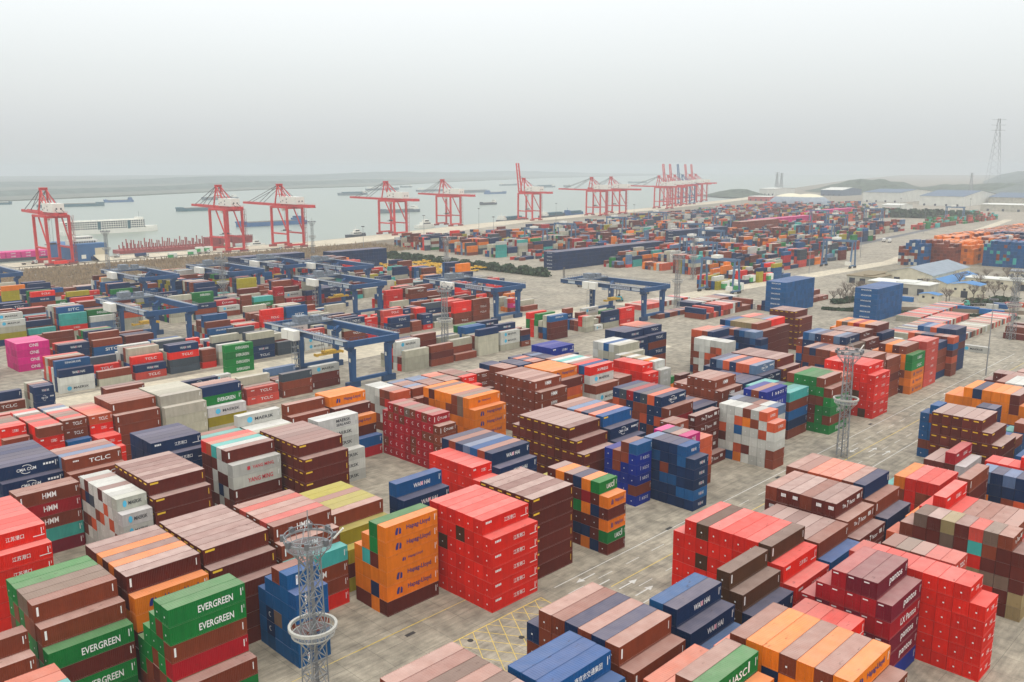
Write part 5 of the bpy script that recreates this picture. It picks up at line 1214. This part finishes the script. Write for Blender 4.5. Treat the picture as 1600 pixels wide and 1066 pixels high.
# yellow spreaders and frames parked in rows
def frame():
    root = empty('yellow_trailer', (0, 0, 0)); m = MB()
    for y in (-1.1, 1.1): m.beam((-6, y, 1.2), (6, y, 1.2), .5)
    for k in range(6): m.beam((-6 + k * 2.4, -1.2, 1.3), (-6 + k * 2.4, 1.2, 1.3), .4)
    m.box(-6.2, -1.2, 1.4, -4.6, 1.2, 2.6); m.box(2, -1.2, .6, 3, 1.2, 1.2); m.build('frame', mat('trailer_yellow', srgb(214, 168, 36), .6, noise=.2, nscale=1), root)
    for x in (-4.6, 4.6): m = MB(); m.beam((x, -1.2, .5), (x, 1.2, .5), 1.0, n=8); m.build('wheel', TIRE, root)
    return root
f0 = frame(); fr = random.Random(5); n_ = 0
for j in range(4):
    for i in range(15):
        o = f0 if n_ == 0 else copy_tree(f0); o.location = (436 + j * 13.5 + fr.uniform(-.8, .8), 498 + i * 5.4 + fr.uniform(-.6, .6), 0 if fr.random() < .7 else 1.4); o.rotation_euler.z = fr.uniform(-.08, .08)
        tag(o, 'yellow trailer frame parked in the rows beside the hedge', 'trailer', 'yellow trailers parked in rows'); n_ += 1
def hopper():
    root = empty('hopper_box', (0, 0, 0)); m = MB(); m.box(-3.4, -2.2, 1.0, 3.4, 2.2, 5.2); m.build('body', mat('hopper_white', srgb(214, 218, 206), .6), root)
    m = MB(); m.box(-3.5, -2.3, 1.0, 0, 2.3, 4.0); m.build('green_panel', mat('hopper_green', srgb(50, 150, 80), .6), root)
    m = MB(); m.box(-3.4, -2.2, 5.2, 3.4, 2.2, 5.45)
    for k in range(5): m.beam((-3 + k * 1.5, -2, 5.45), (-3 + k * 1.5, 2, 5.45), .15)
    m.build('lid', WHTP, root)
    m = MB()
    for x in (-3, 3):
        for y in (-2, 2): m.beam((x, y, 0), (x, y, 1.0), .3)
    m.build('leg', RAIL, root); return root
h0 = hopper()
for i, (px, py, lab) in enumerate(((270, 405, 'green and white hopper box on the quay beside the rack barge'), (301, 400, 'green and white hopper box nearest the red cell guides'), (312, 395, 'green and white hopper behind the other quay box'), (326, 394, 'green and white hopper by the second crane foot'), (357, 388, 'green and white hopper between the second crane legs'),
        (1114, 446, 'green and white hopper under the twin portal'), (1131, 452, 'white tank box before the portal leg'), (1144, 450, 'second white tank box before the portal leg'), (1153, 455, 'third white tank box beside the portal leg'), (1172, 442, 'white box at the yard lane end'), (1200, 439, 'small white box at the end of the lane'))):
    u, v = at(px, py); o = h0 if i == 0 else copy_tree(h0); o.location = (u, v, 0); tag(o, lab, 'hopper box', 'green and white hopper boxes')

# ============================================================ buildings
CREAM = mat('cream_render', srgb(206, 198, 172), .8, noise=.12, nscale=.3); ROOFB = mat('blue_sheet_roof', srgb(34, 112, 168), .5, noise=.12, nscale=.3); ROOFG = mat('grey_sheet_roof', srgb(128, 138, 146), .6, noise=.15, nscale=.2)
CONC = mat('building_concrete', srgb(176, 172, 156), .8, noise=.2, nscale=.2); ROOFW = mat('pale_roof', srgb(206, 206, 196), .7, noise=.1, nscale=.1); ROOFD = mat('slate_blue_roof', srgb(76, 96, 116), .6, noise=.15, nscale=.1); DOORM = mat('dark_door', srgb(36, 44, 58), .6)
def shed(name, x0, y0, x1, y1, h, lab, wall=CREAM, roof=ROOFB, pitch=0.0, axis='x', doors=3, wins=0, face='-x', over=.5):
    cx, cy = (x0 + x1) / 2, (y0 + y1) / 2; root = empty(name, (cx, cy, 0), 0, lab, 'building'); a, b_ = (x1 - x0) / 2, (y1 - y0) / 2
    m = MB(); m.box(-a, -b_, 0, a, b_, h)
    if pitch:
        if axis == 'x': m.quad([(-a, -b_, h), (-a, 0, h + pitch), (-a, b_, h)]); m.quad([(a, -b_, h), (a, b_, h), (a, 0, h + pitch)])
        else: m.quad([(-a, -b_, h), (a, -b_, h), (0, -b_, h + pitch)]); m.quad([(-a, b_, h), (0, b_, h + pitch), (a, b_, h)])
    wl = m.build('wall', wall, root); m = MB(); e_ = over
    if pitch:
        if axis == 'x':
            for s in (-1, 1): m.quad([(-a - e_, s * (b_ + e_), h - pitch * e_ / b_ + .05), (a + e_, s * (b_ + e_), h - pitch * e_ / b_ + .05), (a + e_, 0, h + pitch + .1), (-a - e_, 0, h + pitch + .1)][::s])
        else:
            for s in (-1, 1): m.quad([(s * (a + e_), -b_ - e_, h - pitch * e_ / a + .05), (s * (a + e_), b_ + e_, h - pitch * e_ / a + .05), (0, b_ + e_, h + pitch + .1), (0, -b_ - e_, h + pitch + .1)][::s])
    else:
        m.box(-a - e_, -b_ - e_, h + .003, a + e_, b_ + e_, h + .5)
        m.box(-a * .8, -b_ * .5, h + .5, a * .8, b_ * .1, h + 1.2)
    m.build('roof', roof, root)
    for k in range(doors):
        m = MB()
        if face == '-x': y = -b_ + (k + .5) * 2 * b_ / doors; m.box(-a - .06, y - 2, 0, -a + .02, y + 2, min(4.2, h * .75))
        else: x = -a + (k + .5) * 2 * a / doors; m.box(x - 2, -b_ - .06, 0, x + 2, -b_ + .02, min(4.2, h * .75))
        m.build('door', DOORM, root)
    for k in range(wins):
        m = MB(); y = -b_ + (k + .5) * 2 * b_ / wins
        if face == '-x': m.box(-a - .07, y - .7, h * .55, -a + .02, y + .7, h * .55 + 1.3)
        else: x = -a + (k + .5) * 2 * a / wins; m.box(x - .7, -b_ - .07, h * .55, x + .7, -b_ + .02, h * .55 + 1.3)
        m.build('window', DGL, root)
    return root
shed('warehouse', 572, 196, 590, 234, 6.5, 'low white warehouse with dark loading doors and a flat grey roof', CONC, ROOFW, 0, doors=4)
shed('warehouse', 625, 212, 700, 244, 7, 'warehouse with a shallow gable roof half blue and half grey', CREAM, ROOFG, 4.5, 'x', doors=2)
shed('warehouse', 605, 196, 668, 211, 5, 'bright blue roofed shed beside the grey gable', CREAM, ROOFB, 2.5, 'x', doors=1)
shed('gatehouse', 545, 181, 553, 192, 5, 'small cream house with blue roof and two windows', CREAM, ROOFB, .8, 'x', doors=0, wins=2)
shed('office', 582, 170, 596, 186, 8, 'white two storey block with blue lean-to', CREAM, ROOFB, 1.2, 'x', doors=1, wins=3)
shed('office', 640, 150, 655, 196, 6, 'flat roofed white office behind the bare trees', CREAM, ROOFW, 0, doors=2, wins=5)
shed('office', 700, 150, 712, 186, 6, 'pale long office beside the tall blue block', CREAM, ROOFG, 0, doors=1, wins=6)
shed('garage', 603, 240, 640, 262, 5, 'brown roofed open garage at the edge of the pale lane', CONC, mat('brown_roof', srgb(128, 114, 86), .8), 0, doors=3)
KB = [(546, 193, 0), (549.5, 193, 0)]
for (x, y, c, lab) in ((541, 194, 'k', 'blue container with a white badge before the low warehouse'), (527, 153, 'k', 'bright blue flat container end to end with another'), (524, 139.5, 'k', 'second bright blue flat container of the pair')):
    o = empty('site_container', (x + 1.2, y + 6.1, 0), math.pi / 2, lab, 'container'); cl = srgb(28, 112, 176)[:3] + (.1,)
    for me_, nm in zip(CM[40], ('body', 'roof', 'door', 'locking_rods')):
        c_ = bpy.data.objects.new(nm, me_); C.objects.link(c_); c_.color = cl; c_.parent = o
        if nm == 'door': dr = c_
        if nm == 'locking_rods': c_.parent = dr
for j, (x, y, cc) in enumerate(((560, 146, 'r'), (563, 146, 'r'), (557, 151, 'l'), (552, 148, 'k'), (548, 152, 'w'), (566, 140, 's'), (569, 146, 'K'))):
    o = empty('site_container', (x, y, 0), math.pi / 2, '%s short container %s' % (NAME[cc], ('at the near end of the compound beside the trees', 'at the back of the compound beside the trees', 'among the compound containers by the teal truck', 'lowest in the compound beside the trees', 'at the compound corner by the teal truck', 'at the outer end of the compound', 'behind the others in the compound')[j]), 'container')
    for me_, nm in zip(CM[20], ('body', 'roof', 'door', 'locking_rods')):
        c_ = bpy.data.objects.new(nm, me_); C.objects.link(c_); c_.color = LIN[cc][:3] + (.15,); c_.parent = o
        if nm == 'door': dr = c_
        if nm == 'locking_rods': c_.parent = dr
# far industrial sheds
def far_shed(px0, px1, py, h, depth, lab, wall, roof, pitch=3, doors=4):
    a = at(px0, py); b_ = at(px1, py); x0 = (a[0] + b_[0]) / 2; hw = abs(a[1] - b_[1]) / 2
    shed('industrial_shed', x0, min(a[1], b_[1]), x0 + depth, max(a[1], b_[1]), h, lab, wall, roof, pitch, 'y', doors=doors, over=1)
far_shed(1336, 1416, 316, 22, 200, 'white factory hall with a slate blue roof beyond the yard', ROOFW, ROOFD, 6); far_shed(1424, 1515, 322, 20, 220, 'long white hall with a sloping blue roof', ROOFW, ROOFD, 10)
far_shed(1518, 1640, 331, 12, 80, 'long pale shed with a flat white roof before the ribbed hall', CONC, ROOFW, 1); far_shed(1532, 1640, 321, 16, 160, 'ribbed hall with a dark blue roof', CONC, ROOFD, 8); far_shed(1180, 1216, 305, 18, 120, 'hazy pale hall beyond the stacks', ROOFW, ROOFW, 2)
far_shed(1372, 1412, 328, 9, 60, 'low white roofed shed behind the dark trees', ROOFW, ROOFW, 2); far_shed(1275, 1322, 306, 16, 130, 'hall with a white ridged roof behind the second magenta row', ROOFD, ROOFW, 6); far_shed(1160, 1210, 314, 10, 70, 'faint red sided shed beyond the stacks', mat('red_cladding', srgb(180, 80, 76), .7), ROOFW, 1)
for (px, py, lab) in ((1235, 322, 'domed storage shed with a pale crown, the nearer to the blue portals'), (1262, 323, 'domed storage shed with a pale crown, the one beside the magenta row')):
    u, v = at(px, py); root = empty('domed_shed', (u, v, 0), 0, lab, 'building', 'domed sheds')
    for nm, z0, z1, mt in (('wall', 0, 9, 9), ('roof', 9, 9, 9)):
        m = MB(); n = 24; rows = 8; R_ = 46
        for j in range(rows + 1):
            t_ = (j / rows); ang = t_ * math.pi / 2 * (.55 if nm == 'wall' else 1); lo = 0 if nm == 'wall' else .55
            ang = (lo + (1 - lo) * t_ if nm == 'roof' else t_ * .55) * math.pi / 2
            for k in range(n): b2_ = 2 * math.pi * k / n; m.v.append((R_ * math.cos(ang) * math.cos(b2_), R_ * math.cos(ang) * math.sin(b2_), 26 * math.sin(ang)))
        for j in range(rows):
            for k in range(n): m.f.append((j * n + k, j * n + (k + 1) % n, (j + 1) * n + (k + 1) % n, (j + 1) * n + k)); m.m.append(0)
        m.build(nm, ROOFG if nm == 'wall' else mat('cream_crown', srgb(214, 208, 180), .8), root)
# pylons and chimneys in the haze
for (px, py, H, lab) in ((1551, 287, 300, 'very tall hazy river crossing pylon'), (1213, 300, 62, 'faint pylon behind the far stacks'), (1220, 300, 60, 'second faint pylon behind the far stacks'), (1516, 300, 60, 'faint pylon over the wooded hills')):
    u, v = at(px, py); root = empty('power_pylon', (u, v, 0), 0, lab, 'pylon', 'power pylons'); m = MB(); b_ = H * .09
    for sx in (-1, 1):
        for sy in (-1, 1): m.beam((sx * b_, sy * b_, 0), (sx * b_ * .15, sy * b_ * .15, H), .9)
    for k in range(10):
        z = H * k / 10; q0 = b_ * (1 - .85 * k / 10); q1 = b_ * (1 - .85 * (k + 1) / 10); z1 = H * (k + 1) / 10
        for s in (-1, 1): m.beam((-q0 * s, -q0, z), (q1 * s, -q1, z1), .7); m.beam((-q0, -q0 * s, z), (-q1, q1 * s, z1), .7)
    m.build('tower_frame', GAL, root); m = MB()
    for f_ in (.82, .9, .98): m.beam((-b_ * .9, b_ * .9, H * f_), (b_ * .9, -b_ * .9, H * f_), 1.0)
    m.build('cross_arm', GAL, root)

# ============================================================ trees and hedges
BARK = mat('bark', srgb(92, 80, 68), .9); TWIG = mat('bare_twigs', srgb(112, 98, 86), .95, noise=.3, nscale=.6); LEAF = mat('evergreen_leaves', srgb(52, 72, 44), .9, noise=.5, nscale=.8)
def bare_tree(seed, H):
    r = random.Random(seed); root = empty('bare_tree', (0, 0, 0)); m = MB(); tw = MB()
    m.beam((0, 0, 0), (r.uniform(-.3, .3), r.uniform(-.3, .3), H * .35), .5, n=6, w2=.34); top = Vector((0, 0, H * .33))
    def grow(p, d, l, w_, dep):
        e_ = p + d * l; (m if dep < 2 else tw).beam(p, e_, w_, n=4, w2=w_ * .6)
        if dep >= 4: return
        for _ in range(3 if dep < 3 else 2):
            nd = (d + Vector((r.uniform(-.75, .75), r.uniform(-.75, .75), r.uniform(-.15, .5)))).normalized(); grow(p + d * l * r.uniform(.55, 1), nd, l * r.uniform(.6, .8), w_ * .58, dep + 1)
    for k in range(6):
        a = k * 1.05 + r.uniform(-.2, .2); grow(top, Vector((math.cos(a) * .55, math.sin(a) * .55, .85)).normalized(), H * .24, .24, 0)
    m.build('trunk', BARK, root); tw.build('crown', TWIG, root); return root
protos = [bare_tree(s_, h) for s_, h in ((1, 9.5), (2, 11), (3, 8))]
TR = [(1312, 470), (1322, 468), (1332, 466), (1318, 474), (1340, 462), (1328, 474), (1345, 458), (1302, 474), (1512, 458), (1520, 470), (1528, 452), (1536, 466), (1544, 456), (1552, 470), (1560, 452), (1568, 462), (1576, 450), (1584, 468), (1592, 456), (1478, 474), (1483, 470), (1462, 455), (1446, 452), (1508, 442), (1524, 440), (1540, 440), (1556, 440), (1572, 438), (1590, 440), (1516, 480), (1532, 478), (1498, 450)]
tr_ = random.Random(9)
for i, (px, py) in enumerate(TR):
    u, v = at(px, py); o = protos[i % 3] if i < 3 else copy_tree(protos[i % 3]); o.location = (u, v, 0); o.rotation_euler.z = tr_.uniform(0, 6); s_ = tr_.uniform(.8, 1.25); o.scale = (s_, s_, s_)
    tag(o, 'bare grey branched tree %s' % ('in the thicket beside the blue containers standing across' if px < 1350 else 'in the grove behind the short blue containers'), 'tree', 'bare trees beside the blue containers' if px < 1350 else 'bare trees of the compound grove')
def leafy(name, seed, pts, w_, h, n, lab, cat, size=.9):
    """a hedge: leaf clumps spread through a long uneven volume"""
    r = random.Random(seed); m = MB(); seg = []
    for (x0, y0), (x1, y1) in zip(pts[:-1], pts[1:]): seg.append(((x0, y0), (x1, y1)))
    for _ in range(n):
        (x0, y0), (x1, y1) = r.choice(seg); a = r.random(); bump = .7 + .3 * math.sin((x0 + (x1 - x0) * a) * .5 + (y0 + (y1 - y0) * a) * .37)
        x = x0 + (x1 - x0) * a + r.gauss(0, w_ * .3); y = y0 + (y1 - y0) * a + r.gauss(0, w_ * .3); z = r.random() ** .7 * h * bump; s_ = size * r.uniform(.6, 1.3)
        d = Vector((r.uniform(-1, 1), r.uniform(-1, 1), r.uniform(-.3, 1))).normalized(); t1 = d.orthogonal().normalized() * s_; t2 = d.cross(t1).normalized() * s_; p = Vector((x, y, z + .2))
        m.quad([p - t1, p - t2, p + t1 * r.uniform(.7, 1.2), p + t2])
    return tag(m.build(name, LEAF), lab, cat)
leafy('hedge', 1, [(482, 664), (484, 600), (482, 552)], 5, 6, 9000, 'dark green hedge between the two yards, stretch by the reed bank', 'hedge', 1.1); leafy('hedge', 2, [(481, 544), (480, 484), (480, 436)], 5, 6, 9000, 'dark green hedge between the two yards, stretch past the small hut', 'hedge', 1.1)
leafy('hedge', 3, [at(1289, 484), at(1340, 487)], 3, 2.0, 2200, 'low clipped hedge beside the blue containers standing across', 'hedge', .7); leafy('hedge', 4, [at(1305, 475), at(1340, 470)], 4, 2.6, 2000, 'dark shrubs at the foot of the bare thicket', 'shrubs', .8); leafy('hedge', 5, [at(1515, 476), at(1585, 470)], 5, 3, 2500, 'dark evergreen shrubs below the bare grove', 'shrubs', .8)
leafy('hedge', 6, [at(1340, 338), at(1440, 341), at(1520, 344)], 14, 13, 3600, 'dark row of hazy evergreens before the white halls', 'tree belt', 3.2); leafy('hedge', 7, [at(1300, 334), at(1345, 334)], 10, 11, 1500, 'dark hazy trees beside the second magenta row', 'tree belt', 3)
leafy('hedge', 8, [at(1385, 489), at(1490, 493), at(1590, 499)], 2, 1.4, 2600, 'low brown green hedge strip behind the storage rows', 'hedge', .6)
def reeds(seed):
    r = random.Random(seed); m = MB()
    for _ in range(16000):
        t_ = r.random(); x = 120 + 440 * t_; lo = 612 + 70 * t_; y = r.uniform(lo, 764); h = r.uniform(.8, 2.6) * (1.7 if r.random() < .15 else 1); a = r.uniform(0, 3.14); w_ = r.uniform(.5, 1.4)
        m.quad([(x - w_ * math.cos(a), y - w_ * math.sin(a), 0), (x + w_ * math.cos(a), y + w_ * math.sin(a), 0), (x + w_ * .7 * math.cos(a) + r.uniform(-.4, .4), y + w_ * .7 * math.sin(a), h)])
    return tag(m.build('reeds', mat('dry_reeds', srgb(150, 130, 102), .95, noise=.35, nscale=.2)), 'dry brown reeds between the yard and the quay deck', 'reeds', kind='stuff')
reeds(4)
# pipe trestle along the reed bank, guard hut, low boundary walls
m = MB()
for k in range(60): x = -100 + k * 10; m.beam((x, 767, 0), (x, 767, 2.2), .5)
m.beam((-100, 767, 2.3), (495, 767, 2.3), .9, .5); tag(m.build('pipe_trestle', RAIL), 'dark pipe trestle running along the edge of the quay deck', 'trestle')
shed('hut', *at(702, 424), at(702, 424)[0] + 8, at(702, 424)[1] + 10, 4.5, 'small white hut in the gap of the dark hedge', ROOFW, ROOFW, 1, 'x', doors=1, wins=1)
m = MB(); a, b_ = at(1378, 484), at(1600, 492); n = 40
for k in range(n):
    x, y = a[0] + (b_[0] - a[0]) * k / n, a[1] + (b_[1] - a[1]) * k / n; m.beam((x, y, 0), (x + (b_[0] - a[0]) / n, y + (b_[1] - a[1]) / n, 0), .3, 4.2)
tag(m.build('boundary_wall', mat('wall_brown', srgb(120, 106, 88), .9)), 'low brown boundary wall between the storage rows and the compound', 'wall')
